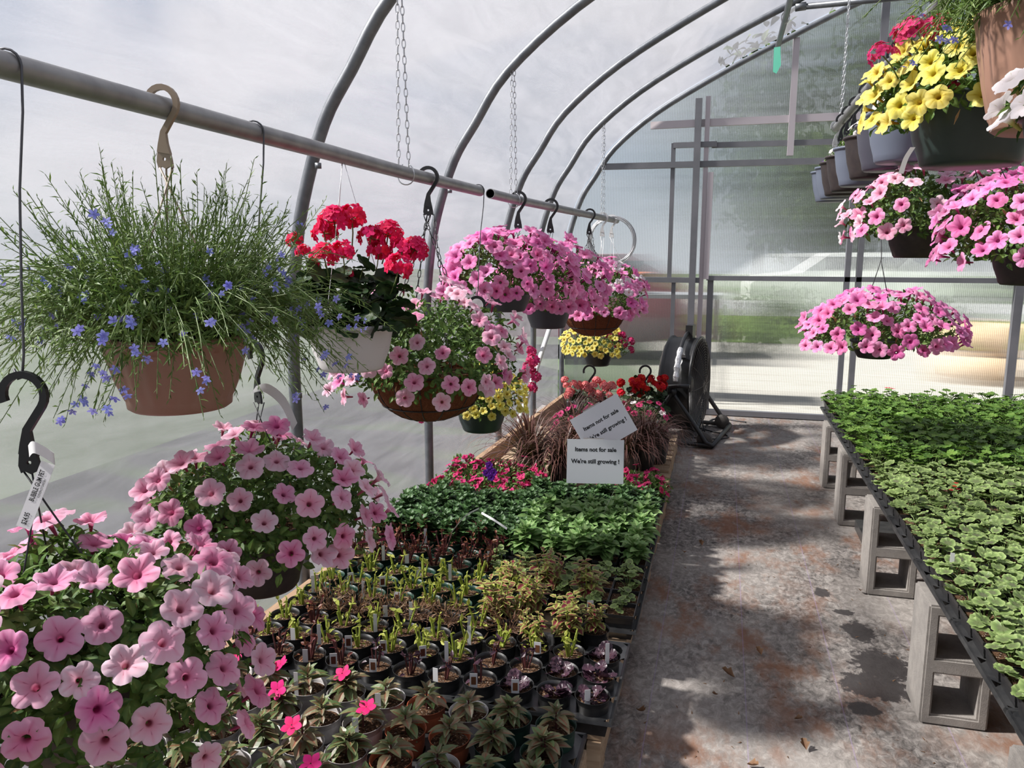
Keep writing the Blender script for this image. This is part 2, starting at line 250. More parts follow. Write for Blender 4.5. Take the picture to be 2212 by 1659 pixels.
# ------------------------------------------------------------------ geometry
RNG = np.random.default_rng(7)
def nrm(v): v = np.asarray(v, float); return v / np.maximum(np.linalg.norm(v, axis=-1, keepdims=True), 1e-9)
def frames(D, U):
    """rotation matrices whose Y axis is D and whose Z axis is U made square to it"""
    Y = nrm(D); Z = nrm(U - Y * np.sum(U * Y, -1, keepdims=True)); X = np.cross(Y, Z)
    return np.stack([X, Y, Z], -1)
class Geo:
    def __init__(s): s.V = []; s.F = []; s.C = []; s.M = []; s.n = 0
    def add(s, V, F, mi=0, C=None):
        V = np.asarray(V, float).reshape(-1, 3)
        if C is None: C = np.tile([.5, .5, .5], (len(V), 1))
        s.V.append(V); s.C.append(np.asarray(C, float)); s.M += [mi] * len(F)
        o = s.n; s.F += [tuple(i + o for i in f) for f in F]; s.n += len(V); return s
    def scatter(s, T, P, R, sc, mi=0, rnd=None):
        tv, tf, tc = T; P = np.asarray(P, float); k = len(P)
        if k == 0: return s
        sc = np.asarray(sc, float); sc = np.tile(sc, (k, 1)) if sc.ndim == 0 else sc
        if sc.ndim == 1: sc = sc[:, None]
        if sc.shape[0] != k: sc = np.tile(sc.T, (k, 1))
        V = np.einsum('nij,nkj->nki', R, tv[None] * sc[:, None, :]) + P[:, None]
        C = np.tile(tc[None], (k, 1, 1)); C[..., 2] = (RNG.random(k) if rnd is None else rnd)[:, None]
        m = len(tv); F = (np.arange(k)[:, None, None] * m + np.array(tf)[None]).reshape(-1, len(tf[0])) + s.n
        s.V.append(V.reshape(-1, 3)); s.C.append(C.reshape(-1, 3)); s.F += [tuple(f) for f in F.tolist()]; s.M += [mi] * len(F); s.n += k * m; return s
    def box(s, c, d, mi=0, R=None):
        v = np.array([[x, y, z] for x in (-.5, .5) for y in (-.5, .5) for z in (-.5, .5)]) * np.array(d)
        if R is not None: v = v @ np.array(R).T
        return s.add(v + np.array(c), [(0, 1, 3, 2), (4, 6, 7, 5), (0, 4, 5, 1), (2, 3, 7, 6), (0, 2, 6, 4), (1, 5, 7, 3)], mi)
    def tube(s, path, r, seg=8, mi=0, cap=True, flat=1.0, closed=False):
        P = np.asarray(path, float); k = len(P); r = np.broadcast_to(np.asarray(r, float), (k,))
        T = np.gradient(P, axis=0) if not closed else np.roll(P, -1, 0) - np.roll(P, 1, 0)
        T = nrm(T); up = np.array([0, 0, 1.]) if abs(T[0][2]) < .9 else np.array([0, 1., 0])
        A = nrm(np.cross(T[0], up)); V = []
        for i in range(k):
            A = A - T[i] * (A @ T[i]); A = A / max(np.linalg.norm(A), 1e-9); B = np.cross(T[i], A)
            a = np.arange(seg) * 2 * pi / seg
            V.append(P[i] + r[i] * (np.cos(a)[:, None] * A + flat * np.sin(a)[:, None] * B))
        F = []; kk = k if closed else k - 1
        for i in range(kk):
            j = (i + 1) % k
            F += [(i * seg + q, i * seg + (q + 1) % seg, j * seg + (q + 1) % seg, j * seg + q) for q in range(seg)]
        if cap and not closed: F += [tuple(range(seg - 1, -1, -1)), tuple(range((k - 1) * seg, k * seg))]
        return s.add(np.concatenate(V), F, mi)
    def lathe(s, prof, seg=32, mi=0, c=(0, 0, 0), ripple=None, R=None):
        a = np.arange(seg) * 2 * pi / seg; V = []
        for q, (r, z) in enumerate(prof):
            rr = r * (1 + (ripple(a, q) if ripple else 0))
            V.append(np.stack([rr * np.cos(a), rr * np.sin(a), np.full(seg, z)], -1))
        V = np.concatenate(V)
        if R is not None: V = V @ np.array(R).T
        F = [(i * seg + q, i * seg + (q + 1) % seg, (i + 1) * seg + (q + 1) % seg, (i + 1) * seg + q) for i in range(len(prof) - 1) for q in range(seg)]
        return s.add(V + np.array(c), F, mi)
    def mesh(s, name, mats, smooth=True):
        me = bpy.data.meshes.new(name); V = np.concatenate(s.V)
        me.from_pydata(V.tolist(), [], s.F); C = np.concatenate(s.C)
        at_ = me.color_attributes.new('c', 'FLOAT_COLOR', 'POINT')
        at_.data.foreach_set('color', np.concatenate([C, np.ones((len(C), 1))], 1).astype(np.float32).ravel())
        for m_ in (mats if isinstance(mats, (list, tuple)) else [mats]): me.materials.append(mt[m_])
        me.polygons.foreach_set('material_index', s.M)
        if smooth: me.polygons.foreach_set('use_smooth', [True] * len(me.polygons))
        me.update(); return me
def link(name, me, parent=None, loc=None, R=None, sc=None):
    o = bpy.data.objects.new(name, me); COL.objects.link(o)
    if parent: o.parent = parent
    M = Matrix.Identity(4)
    if R is not None: M = Matrix(np.array(R).tolist()).to_4x4()
    if sc is not None: M = M @ Matrix.Diagonal((sc, sc, sc, 1) if np.ndim(sc) == 0 else (*sc, 1))
    if loc is not None: M = Matrix.Translation(Vector([float(v) for v in loc])) @ M
    if R is not None or sc is not None or loc is not None: o.matrix_basis = M
    return o
def tag(o, label, cat=None, group=None, kind=None):
    if label: o['label'] = label
    if cat: o['category'] = cat
    if group: o['group'] = group
    if kind: o['kind'] = kind
    return o
def thing(name, label, cat, loc=(0, 0, 0), rz=0, group=None):
    o = bpy.data.objects.new(name, None); COL.objects.link(o); o.empty_display_size = .05
    o.location = [float(v) for v in loc]; o.rotation_euler = (0, 0, rz); return tag(o, label, cat, group)
def single(name, geo, mats, label, cat, group=None, smooth=True, loc=None, R=None):
    return tag(link(name, geo.mesh(name, mats, smooth), None, loc, R), label, cat, group)
def struct(name, geo, mats, label=None, smooth=False): return tag(link(name, geo.mesh(name, mats, smooth)), label, None, None, 'structure')
ORD = ['nearest', 'second', 'third', 'fourth', 'fifth', 'sixth', 'seventh', 'eighth', 'ninth', 'tenth', 'eleventh', 'twelfth', 'thirteenth', 'fourteenth', 'fifteenth', 'sixteenth', 'seventeenth', 'eighteenth', 'nineteenth', 'twentieth'] + ['twenty-' + x for x in ('first', 'second', 'third', 'fourth', 'fifth', 'sixth', 'seventh', 'eighth', 'ninth')] + ['thirtieth', 'thirty-first', 'thirty-second', 'thirty-third', 'thirty-fourth', 'thirty-fifth', 'thirty-sixth']
NTH = ['first'] + ORD[1:]
# --- leaf and flower templates: (verts, faces, colour)
def T_leaf(w=.5, nl=4, fold=.12, droop=.25, point=1.0, serr=0.0):
    V, C = [], []
    for i in range(nl + 1):
        t = i / nl; ww = w * .5 * (sin(pi * min(1, t ** .8)) ** .8) * (1 + serr * (-1) ** i) + .012
        if i == nl: ww = .004
        for x in (-1, 0, 1): V.append((x * ww, t, abs(x) * fold * ww * 2 - droop * t * t)); C.append((abs(x) if 0 < i < nl else .8, t, 0))
    F = [(i * 3 + j, i * 3 + j + 1, i * 3 + j + 4, i * 3 + j + 3) for i in range(nl) for j in (0, 1)]
    return np.array(V, float), F, np.array(C, float)
def T_round(seg=16, rings=2, ruffle=.1, cup=.15, notch=True, lobes=5, lobe=.06):
    V, C = [(0, 0, 0)], [(0, 0, 0)]; F = []
    for k in range(1, rings + 1):
        r = k / rings
        for i in range(seg):
            a = 2 * pi * i / seg; rr = r * (1 + lobe * cos(lobes * a) * r) * (.5 * (1 - ruffle) + ruffle * .25 * sin(3 * a))
            if notch and i == 0: rr *= .45
            V.append((rr * sin(a), -rr * cos(a) + .0, cup * r * r * .5 + ruffle * .5 * r * r * sin(a * lobes))); C.append((r, i / seg, 0))
    F += [(0, 1 + i, 1 + (i + 1) % seg) for i in range(seg)]; F4 = []
    for i in range(seg): F4.append((0, 1 + i, 1 + (i + 1) % seg, 0))
    quads = [(1 + k * seg + i, 1 + (k + 1) * seg + i, 1 + (k + 1) * seg + (i + 1) % seg, 1 + k * seg + (i + 1) % seg) for k in range(rings - 1) for i in range(seg)]
    tri = [(q[0], q[1], q[2]) for q in quads] + [(q[0], q[2], q[3]) for q in quads] + F
    return np.array(V, float), tri, np.array(C, float)
def T_trumpet(seg=40, lob=.14, deep=1.1, flat=.0, ruf=.06, bend=0):
    """open trumpet flower facing +Z, unit radius"""
    prof = [(.07, -deep), (.11, -deep * .6), (.15, -.36), (.24, -.14), (.48, -.02), (.78, .06 + flat), (1.0, .02 + flat)]
    rc = [0, .05, .12, .2, .42, .75, 1.0]; V, C = [], []
    for q, (r, z) in enumerate(prof):
        for i in range(seg):
            a = 2 * pi * i / seg; t = q / (len(prof) - 1); l = abs(cos(2.5 * a)) ** .55
            rr = r * (1 - lob * (1 - l) * t ** 3 * 1.6) ; z2 = z + ruf * t ** 3 * (sin(5 * a + 1) + .6 * sin(11 * a) + .4 * sin(19 * a + 2))
            vein = max(0, 1 - abs(((a / (2 * pi) * 5 + .5) % 1) - .5) * 9) if q > 3 else 0
            x, y = rr * cos(a), rr * sin(a); z2 += bend * x * t * t
            V.append((x, y, z2)); C.append((max(0, rc[q] - (.34 if q < 6 else .16) * vein), i / seg, 0))
    F = [(i * seg + q, i * seg + (q + 1) % seg, (i + 1) * seg + (q + 1) % seg, (i + 1) * seg + q) for i in range(len(prof) - 1) for q in range(seg)]
    return np.array(V, float), F, np.array(C, float)
def T_five(np_=5, w=.62, cup=.15, seg=4, gap=.0):
    """flat flower of separate petals facing +Z, unit radius"""
    V, C, F = [], [], []
    for p in range(np_):
        a = 2 * pi * p / np_; o = len(V)
        for i in range(seg + 1):
            t = i / seg; ww = w * (sin(pi * (.12 + .8 * t)) ** .7) * (.4 + .6 * t)
            for x in (-1, 0, 1):
                px, py = x * ww * .62, .06 + t * .94 - abs(x) * .12 * t; z = cup * t * t + .04 * (p % 2) - .05 * abs(x)
                V.append((px * cos(a) - py * sin(a), px * sin(a) + py * cos(a), z)); C.append((.2 + .8 * t, abs(x), 0))
        F += [(o + i * 3 + j, o + i * 3 + j + 1, o + i * 3 + j + 4, o + i * 3 + j + 3) for i in range(seg) for j in (0, 1)]
    return np.array(V, float), F, np.array(C, float)
LF = T_leaf(.52, 3, .2, .3); LFN = T_leaf(.16, 2, .1, .3); LFW = T_leaf(.62, 5, .16, .4); LFS = T_leaf(.62, 6, .12, .25, serr=.16)
LFB = T_leaf(.5, 5, .22, .35); RND = T_round(); RNDB = T_round(21, 3, .07, .12, lobes=7, lobe=.05); RNDS = T_round(10, 1, .1, .1)
TR = [T_trumpet(40, .14, ruf=.05), T_trumpet(40, .19, 1.0, .05, .09, .18), T_trumpet(40, .12, 1.2, -.22, .05, -.1), T_trumpet(40, .17, 1.1, -.10, .08, .08)]
TS = T_trumpet(15, .15, .6); FIVE = T_five(); FIVER = T_five(5, .8, .08)
def flower_meshes(name, m, kinds=TR): return [Geo().add(t[0], t[1], 0, t[2]).mesh(name, m) for t in kinds]
def rdir(k, lo=-1, hi=1): z = RNG.uniform(lo, hi, k); a = RNG.uniform(0, 2 * pi, k); r = np.sqrt(1 - z * z); return np.stack([r * np.cos(a), r * np.sin(a), z], -1)
# ------------------------------------------------------------------ the greenhouse
ARCH = [(0, 0), (0, .6), (0, 1.1), (.025, 1.4), (.07, 1.63), (.165, 1.9), (.28, 2.08), (.45, 2.32), (.80, 2.60), (1.3, 2.88), (1.8, 3.12), (2.36, 3.37), (3.0, 3.60), (3.8, 3.74)]
def smooth_path(P, k=4):
    P = np.array(P, float); Q = []
    for i in range(len(P) - 1):
        a, b, c, d = P[max(i - 1, 0)], P[i], P[i + 1], P[min(i + 2, len(P) - 1)]
        for t in np.arange(k) / k: Q.append(.5 * (2 * b + (c - a) * t + (2 * a - 5 * b + 4 * c - d) * t * t + (3 * b - a - 3 * c + d) * t ** 3))
    Q.append(P[-1]); return np.array(Q)
A1 = smooth_path(ARCH)
WX = lambda Y: -1.582 + .040 * (Y - 2.7)
def arch(Y, off=0.0):
    x0 = WX(Y); L = np.stack([x0 + A1[:, 0], np.full(len(A1), Y), A1[:, 1]], -1); xr = 2 * 2.25 - L[:, 0] + (x0 + 1.55)
    Rr = L[::-1][1:].copy(); Rr[:, 0] = xr[::-1][1:]
    P = np.concatenate([L, Rr])
    if off:
        T = nrm(np.gradient(P[:, [0, 2]], axis=0)); P = P + off * np.stack([-T[:, 1], 0 * T[:, 0], T[:, 0]], -1)
    return P
HOOPS = [-2.5, -1.2, .1, 1.32, 2.684, 3.97, 5.2, 6.1, 7.07]
for k, Y in enumerate(HOOPS):
    g = Geo().tube(arch(Y), .0235, 12)
    for z in (.9, 1.75): g.box((WX(Y) + (.03 if z < 1 else .15), Y - .026, z), (.02, .012, .02))
    struct('trim_%d' % (k + 1), g, 'galv', 'galvanised steel hoop of the roof, %s counted from the near end' % NTH[k], smooth=True)
# film skin
Ys = np.concatenate([np.linspace(HOOPS[i], HOOPS[i + 1], 15)[:-1] for i in range(8)] + [[7.07]])
rows = []
for j, Y in enumerate(Ys):
    P = arch(Y, .034); i = np.arange(len(P)); lo = max(h for h in HOOPS if h <= Y + 1e-6); hi = min([h for h in HOOPS if h > Y] + [7.2]); t = (Y - lo) / max(hi - lo, .1)
    bow = sin(pi * min(t, 1)); T = nrm(np.gradient(P[:, [0, 2]], axis=0))
    d = -.018 * bow + .006 * np.sin(i * .55 + 9 * t) * bow + .004 * np.sin(i * 1.3 - 6 * t + j * .2) * bow
    rows.append(P + d[:, None] * np.stack([-T[:, 1], 0 * T[:, 0], T[:, 0]], -1))
rows = np.array(rows); m_ = rows.shape[1]; cut1 = next(i for i in range(m_) if rows[0, i, 2] > 1.6); cut2 = m_ - 1 - cut1
def skin(name, a, b, label):
    g = Geo(); W = b - a + 1; V = rows[:, a:b + 1].reshape(-1, 3)
    g.add(V, [(j * W + i, j * W + i + 1, (j + 1) * W + i + 1, (j + 1) * W + i) for j in range(len(Ys) - 1) for i in range(W - 1)])
    struct(name, g, 'film', label, True)
skin('wall_left', 0, cut1, 'translucent polythene film side wall'); skin('ceiling', cut1, cut2, 'translucent polythene film roof'); skin('wall_right', cut2, m_ - 1, 'far polythene film side wall')
# near end closed with film behind the camera
P = arch(-2.5); g = Geo().add(P, [tuple(range(len(P)))]); struct('wall_near', g, 'film', 'film end wall')
# far end wall : twin-wall panels on a steel frame
WY = 7.10
wf = thing('wall_far', 'fluted clear end wall on a grey steel frame', None, (0, 0, 0)); del wf['label']; tag(wf, 'fluted clear end wall on a grey steel frame', kind='structure')
P = arch(WY - .03); P[:, 1] = WY + .03
def panel(x0, x1, z0, z1):
    """panel clipped under the arch"""
    xs = np.linspace(x0, x1, 24); top = np.minimum(z1, np.interp(xs, P[:len(A1), 0], P[:len(A1), 2]) if x1 < 2.3 else np.interp(-xs, -P[::-1][:len(A1) + 1, 0], P[::-1][:len(A1) + 1, 2]))
    V = []; 
    for x, z in zip(xs, top):
        if z > z0 + .01: V += [(x, WY + .03, z0), (x, WY + .03, z)]
    if len(V) < 4: return
    g = Geo().add(V, [(2 * i, 2 * i + 2, 2 * i + 3, 2 * i + 1) for i in range(len(V) // 2 - 1)]); link('panel', g.mesh('panel', 'poly', False), wf)
XS = [-1.39, -.09, 1.12, 2.30]
for a, b in zip(XS[:-1], XS[1:]): panel(a, b, .03, 3.9)
XS2 = [2.30, 3.5, 4.7, 6.0]
for a, b in zip(XS2[:-1], XS2[1:]): panel(a, b, .03, 3.9)
def bar(x0, z0, x1, z1, w_=.05, d=.05, m='alu', y=WY, name='rail'):
    c = ((x0 + x1) / 2, y, (z0 + z1) / 2); dx, dz = x1 - x0, z1 - z0; L = hypot(dx, dz); a = atan2(dz, dx)
    g = Geo().box(c, (L, d, w_), 0, [[cos(a), 0, -sin(a)], [0, 1, 0], [sin(a), 0, cos(a)]])
    return link(name, g.mesh(name, m, False), wf)
bar(-1.4, .03, 5.9, .03, .045); bar(-1.39, 1.195, -.20, 1.19, .045); bar(-.14, 1.21, 5.9, 1.205, .04); bar(-1.06, 2.17, 5.4, 2.165, .05)
bar(-.14, 2.325, 1.1, 2.32, .045, .03, 'alu', WY + .02); bar(-.66, 2.505, 1.15, 2.52, .06, .03, 'alu_pale', WY + .02); bar(-.46, 2.33, -.10, 2.33, .045, .03, y=WY - .01)
bar(-.26, .03, -.26, 2.70, .055, .05, y=WY - .03, name='post'); bar(-.185, .03, -.185, 2.72, .04, .03, 'alu_pale', name='post'); bar(-.10, .03, -.105, 1.2, .05, .03, 'alu', WY + .02, name='post')
bar(-.145, 1.2, -.14, 2.1, .045, .03, 'alu_pale', WY - .02, name='post')
bar(.49, 2.22, .49, 3.14, .05, .03, 'alu_pale', name='post'); bar(-.46, 1.2, -.46, 2.35, .035, .03, y=WY + .01, name='post'); bar(-.42, .03, -.42, 1.2, .035, .03, y=WY + .01, name='post')
bar(.995, .03, .995, 2.17, .042, .05, name='post'); bar(1.085, .03, 1.085, 2.17, .042, .05, name='post'); bar(2.27, .03, 2.27, 3.2, .06, .05, name='post'); bar(1.14, 2.2, 1.14, 3.45, .055, .04, name='post')
bar(1.17, 3.08, 2.3, 3.08, .04, .03, name='rail'); bar(3.6, .03, 3.6, 3.4, .05, name='post'); bar(4.8, .03, 4.8, 2.8, .05, name='post')
# floor, boards
g = Geo().box((2.25, 2.3, -.02), (7.72, 9.7, .04)); struct('floor', g, 'floor', 'weathered grey ground cloth floor with dry dirt and wet marks')
g = Geo(); V = [(WX(-2.4), -2.4), (WX(7), 7.0)]
for (a, b, z0, z1, t) in ((WX(-2.4) + .03, WX(7.0) + .03, 0, .15, .038),):
    g.add([(a, -2.4, z0), (a + t, -2.4, z0), (a + t, -2.4, z1), (a, -2.4, z1), (b, 7, z0), (b + t, 7, z0), (b + t, 7, z1), (b, 7, z1)], [(0, 1, 2, 3), (4, 7, 6, 5), (0, 4, 5, 1), (1, 5, 6, 2), (2, 6, 7, 3), (3, 7, 4, 0)])
struct('baseboard_left', g, 'woody', 'brown treated board along the foot of the film wall')
single('frame_board', Geo().box((-1.38, 3.10, .12), (.04, .7, .20)), 'woody', 'rough brown wooden board edging behind the dark red stubs beside the film wall', 'board', smooth=False)
# longitudinal purlin with a ribbon, cross tie, diagonal brace
single('purlin', Geo().tube([(.34, -2.4, 3.02), (.337, 7.0, 3.03)], .021, 12), 'galv', 'long galvanised roof pipe with a green ribbon near its end', 'pipe')
g = Geo(); q = np.array([.30, 6.75, 2.98])
V = [(.30, 6.68, 2.98), (.345, 6.66, 2.98), (.355, 6.64, 2.84), (.325, 6.64, 2.78), (.30, 6.66, 2.80)]
g.add(V, [(0, 1, 2, 3, 4)]); g.add(np.array(V) + [0, .004, 0], [(4, 3, 2, 1, 0)]); single('ribbon', g, 'ribbon', 'green ribbon tied round the far end of the roof pipe', 'ribbon')
single('wire_tie', Geo().tube([(.34 + .027 * cos(a), 6.1 + .004 * a, 3.045 + .035 * sin(a)) for a in np.linspace(0, 12, 40)], .003, 5), 'wire_pale', 'pale wire wound round the roof pipe at a hoop', 'wire tie')
single('cross_tie', Geo().tube([(.40, 6.1, 3.10), (1.6, 6.1, 3.125), (4.1, 6.1, 3.12)], .02, 10).tube([(.40, 6.1, 3.10), (.47, 6.1, 3.105)], .027, 10), 'galv', 'horizontal steel tie pipe high across the far hoop', 'pipe')
single('diagonal_brace', Geo().tube([(-1.37, 6.42, .85), (-1.40, 5.45, .20)], .02, 10), 'whiteplas', 'white diagonal brace pipe against the film wall behind the grasses', 'brace')
# ------------------------------------------------------------------ rails
RY = [-1, 1.1, 2.684, 3.97, 6.1, 6.7]; RX = [-1.22, -1.163, -1.116, -1.054, -.915, -.875]; RZ = [1.79, 1.751, 1.722, 1.706, 1.694, 1.69]
def rail(Y): return np.array([np.interp(Y, RY, RX), Y, np.interp(Y, RY, RZ)])
def rail_px(px):
    a, b = .4, 6.7
    for _ in range(40):
        m_ = (a + b) / 2
        if proj(rail(m_))[0] < px: a = m_
        else: b = m_
    return rail(a)
def pipe(name, pts, label, r=.023, group=None):
    t = thing(name, label, 'pipe', pts[0], 0, group); p = np.array(pts) - np.array(pts[0])
    link('pipe_body', Geo().tube(p, r, 18, cap=False).mesh('pipe_body', 'galv2'), t)
    link('bore', Geo().tube(p, r * .86, 18, cap=False).mesh('bore', 'blackpl'), t)
    e = p[1] - p[0]; e = e / np.linalg.norm(e)
    for q, s in ((p[0], 1), (p[-1], -1)):
        g = Geo(); X = nrm(np.cross(e, [0, 0, 1])); Z = np.cross(X, e); a = np.arange(18) * 2 * pi / 18
        V = np.concatenate([q + rr * (np.cos(a)[:, None] * X + np.sin(a)[:, None] * Z) for rr in (r, r * .86)]); g.add(V, [(i, (i + 1) % 18, 18 + (i + 1) % 18, 18 + i) for i in range(18)])
        link('rim', g.mesh('rim', 'galv2'), t)
    return t
y1 = rail_px(1037)[1]; y2 = rail_px(1059)[1]; y3 = 6.68
pipe('hanging_rail', [rail(-1.0), rail(1.1), rail(2.684), rail(y1)], 'thick galvanised hanging pipe on the left, its nearer length')
pipe('hanging_rail', [rail(y2), rail(3.97), rail(5.1), rail(6.1), rail(y3)], 'second galvanised hanging pipe on the left, with an open end facing out')
RR = lambda Y: np.array([.63, Y, 2.19 + .0152 * (5.38 - Y)])
pipe('hanging_rail', [RR(5.38), RR(3.4), RR(1.0), RR(-1.0)], 'hanging pipe high over the right bench carrying a row of pots')
def chain(p0, p1, label, loop=None, link_len=.033):
    p0, p1 = np.array(p0), np.array(p1); L = np.linalg.norm(p1 - p0); k = int(L / (link_len * .78)); g = Geo(); d = (p1 - p0) / L
    for i in range(k):
        c = p0 + d * (i + .5) * L / k; A = nrm(np.cross(d, [0, 1, 0] if i % 2 else [1, .2, 0])); a = np.arange(10) * 2 * pi / 10
        pts = c + np.cos(a)[:, None] * d * link_len * .5 + np.sin(a)[:, None] * A * link_len * .2
        g.tube(pts, .0016, 5, closed=True)
    if loop is not None:
        a = np.linspace(.3, 2 * pi - .3, 18); g.tube(np.array(loop) + np.stack([np.sin(a) * .033, 0 * a + np.sin(a * 3) * .004, np.cos(a) * .036 - .005], -1), .0022, 5)
    return single('chain', g, 'chain', label, 'chain')
for (Y, top_in, nm) in ((2.684, -1.12, 'first hoop over the long pipe'), (3.97, -1.045, 'second hoop at the pipe ends'), (6.1, -.925, 'far hoop near the coiled wire')):
    r_ = rail(Y); i = next(i for i in range(len(A1)) if WX(Y) + A1[i, 0] > r_[0]); zt = A1[i, 1] - .03
    chain((r_[0], Y - .01, zt), (r_[0] - .0, Y - .035, r_[2] + .02), 'zinc chain hanging from the %s, strand nearer the film' % nm)
    chain((r_[0] + .006, Y + .01, zt), (r_[0] + .01, Y + .035, r_[2] + .02), 'zinc chain hanging from the %s, strand nearer the aisle' % nm, loop=r_ + [0, .03, 0])
r_ = RR(5.2); chain((.63, 5.19, 3.33), (.625, 5.10, r_[2] + .02), 'fine zinc chain dropping from the roof to the right pipe, nearer strand'); chain((.64, 5.2, 3.33), (.64, 5.30, r_[2] + .02), 'fine zinc chain dropping from the roof to the right pipe, farther strand')
# coil of wire over the rail end
g = Geo(); c0 = rail(6.5) + np.array([.0, 0, -.165])
for k in range(9):
    a = np.linspace(0, 2 * pi, 49)[:-1]; r0 = .185 + RNG.uniform(-.012, .012); ph = RNG.uniform(-.004, .004)
    q = np.stack([r0 * np.cos(a) * .98, .03 * np.sin(a + k) + ph, r0 * np.sin(a)], -1); g.tube(c0 + q, .0032, 5, closed=True)
single('wire_coil', g, 'wire_pale', 'coil of grey wire looped over the far end of the left pipe', 'wire coil')
# ------------------------------------------------------------------ outdoors
g = Geo().add([(-4.2, -6, -.05), (-1.5, -6, -.05), (-1.3, 9, -.05), (-4.2, 12, -.05)], [(0, 1, 2, 3)]); tag(link('soil_strip', g.mesh('soil_strip', 'darksoil', False)), 'dark bare soil strip along the outside of the film wall', kind='structure')
g = Geo().add([(-40, -30, -.06), (60, -30, -.06), (60, 60, -.06), (-40, 60, -.06)], [(0, 1, 2, 3)]); tag(link('ground', g.mesh('ground', 'dirt', False)), 'bare and weedy ground outside', kind='structure')
g = Geo().add([(-.2, 7.4, -.05), (30, 7.4, -.05), (30, 14.5, -.05), (-1.4, 14.5, -.05)], [(0, 1, 2, 3)]); tag(link('gravel_yard', g.mesh('gravel_yard', 'gravel', False)), 'pale gravel yard outside', kind='structure')
g = Geo().add([(-6, 14.5, -.045), (40, 14.5, -.045), (40, 21, -.045), (-6, 21, -.045)], [(0, 1, 2, 3)]); tag(link('lawn', g.mesh('lawn', 'grassout', False)), 'green lawn beyond the gravel', kind='structure')
g = Geo().add([(-6, 21, -.04), (60, 21, -.04), (60, 28, -.04), (-6, 28, -.04)], [(0, 1, 2, 3)]); tag(link('road', g.mesh('road', 'roadpale', False)), 'pale road beyond the lawn', kind='structure')
def tree(x, y, h, r, label):
    t = thing('tree', label, 'tree', (x, y, -.05), 0, 'trees outside')
    link('trunk', Geo().tube([(0, 0, 0), (.1, 0, h * .4), (0, .1, h * .75)], [.05 * h / 2, .03 * h / 2, .02], 8).mesh('trunk', 'bark'), t)
    k = 1500; D = rdir(k); rad = RNG.uniform(.5, 1, k)[:, None]; lump = 1 + .2 * np.sin(D[:, :1] * 5 + D[:, 1:2] * 4) 
    Pp = D * rad * lump * [r, r, h * .42] + [0, 0, h * .58]
    link('crown', Geo().scatter(LFB, Pp, frames(rdir(k), D), RNG.uniform(.25, .5, k) * max(1, r / 2), 0).mesh('crown', 'treeleaf', False), t)
tr_ = [(3.6, 31, 5.6, 2.8), (10, 32, 6.5, 2.8), (16.5, 31, 5.5, 2.8), (23, 30, 6.2, 2.8), (1.6, 41, 12, 2.6), (7.6, 42, 15, 3.3), (15, 41, 14, 3.3), (22.5, 40, 14, 3.3), (30.5, 37, 13, 3.3)]
for k, a in enumerate(tr_): tree(*a, 'leafy tree far beyond the end wall, %s from the left' % NTH[sorted(t_[0] for t_ in tr_).index(a[0])])
def shrub(x, y, h, r, label, cat='shrub'):
    k = 500; D = rdir(k, -.2, 1); g = Geo().scatter(LFB, D * RNG.uniform(.6, 1, k)[:, None] * [r, r, h], frames(rdir(k), D), RNG.uniform(.08, .16, k), 0)
    t = thing('shrub', label, cat, (x, y, -.05), 0, 'shrubs outside'); link('foliage', g.mesh('foliage', 'treeleaf', False), t); link('stem', Geo().tube([(0, 0, 0), (0, 0, h * .6)], .02, 6).mesh('stem', 'bark'), t)
for k, (x, y, h, r) in enumerate([(1.2, 15, .9, .9), (3.6, 15.5, .8, .8), (7, 16, .9, 1.1), (.4, 12.6, .9, .55)]):
    shrub(x, y, h, r, 'low shrub outside beyond the gravel, %s from the left' % NTH[[1, 2, 3, 0][k]])
def far_car(x, y, rz, m, label):
    t = thing('parked_car', label, 'car', (x, y, -.05), rz)
    sec = [(-2.1, .35, .75), (-1.9, .3, .9), (-1.0, .3, 1.0), (-.4, .3, 1.42), (1.0, .3, 1.45), (1.7, .3, 1.05), (2.1, .35, .95), (2.15, .4, .6)]
    g = Geo(); V = []
    for (a, z0, z1) in sec: V += [(a, -.85, z0), (a, -.72 if z1 > 1.1 else -.85, z1), (a, .72 if z1 > 1.1 else .85, z1), (a, .85, z0)]
    g.add(V, [(4 * i + j, 4 * i + (j + 1) % 4, 4 * i + 4 + (j + 1) % 4, 4 * i + 4 + j) for i in range(len(sec) - 1) for j in range(4)] + [(3, 2, 1, 0), tuple(4 * (len(sec) - 1) + q for q in range(4))])
    link('body', g.mesh('body', m, False), t)
    link('windows', Geo().box((.35, 0, 1.2), (1.7, 1.52, .32)).mesh('windows', 'glassdark', False), t)
    for sx_ in (-1.35, 1.3):
        for sy in (-.8, .8): link('wheel', Geo().lathe([(0, -.1), (.32, -.1), (.32, .1), (0, .1)], 20, 0, (sx_, sy, .32), None, [[1, 0, 0], [0, 0, 1], [0, 1, 0]]).mesh('wheel', 'tyre'), t)
far_car(2.6, 19.6, .1, 'whiteplas', 'white car parked beyond the lawn, seen blurred through the end wall')
far_car(-2.4, 11.6, .2, 'redpaint', 'dark red car parked close behind the end wall on the left')
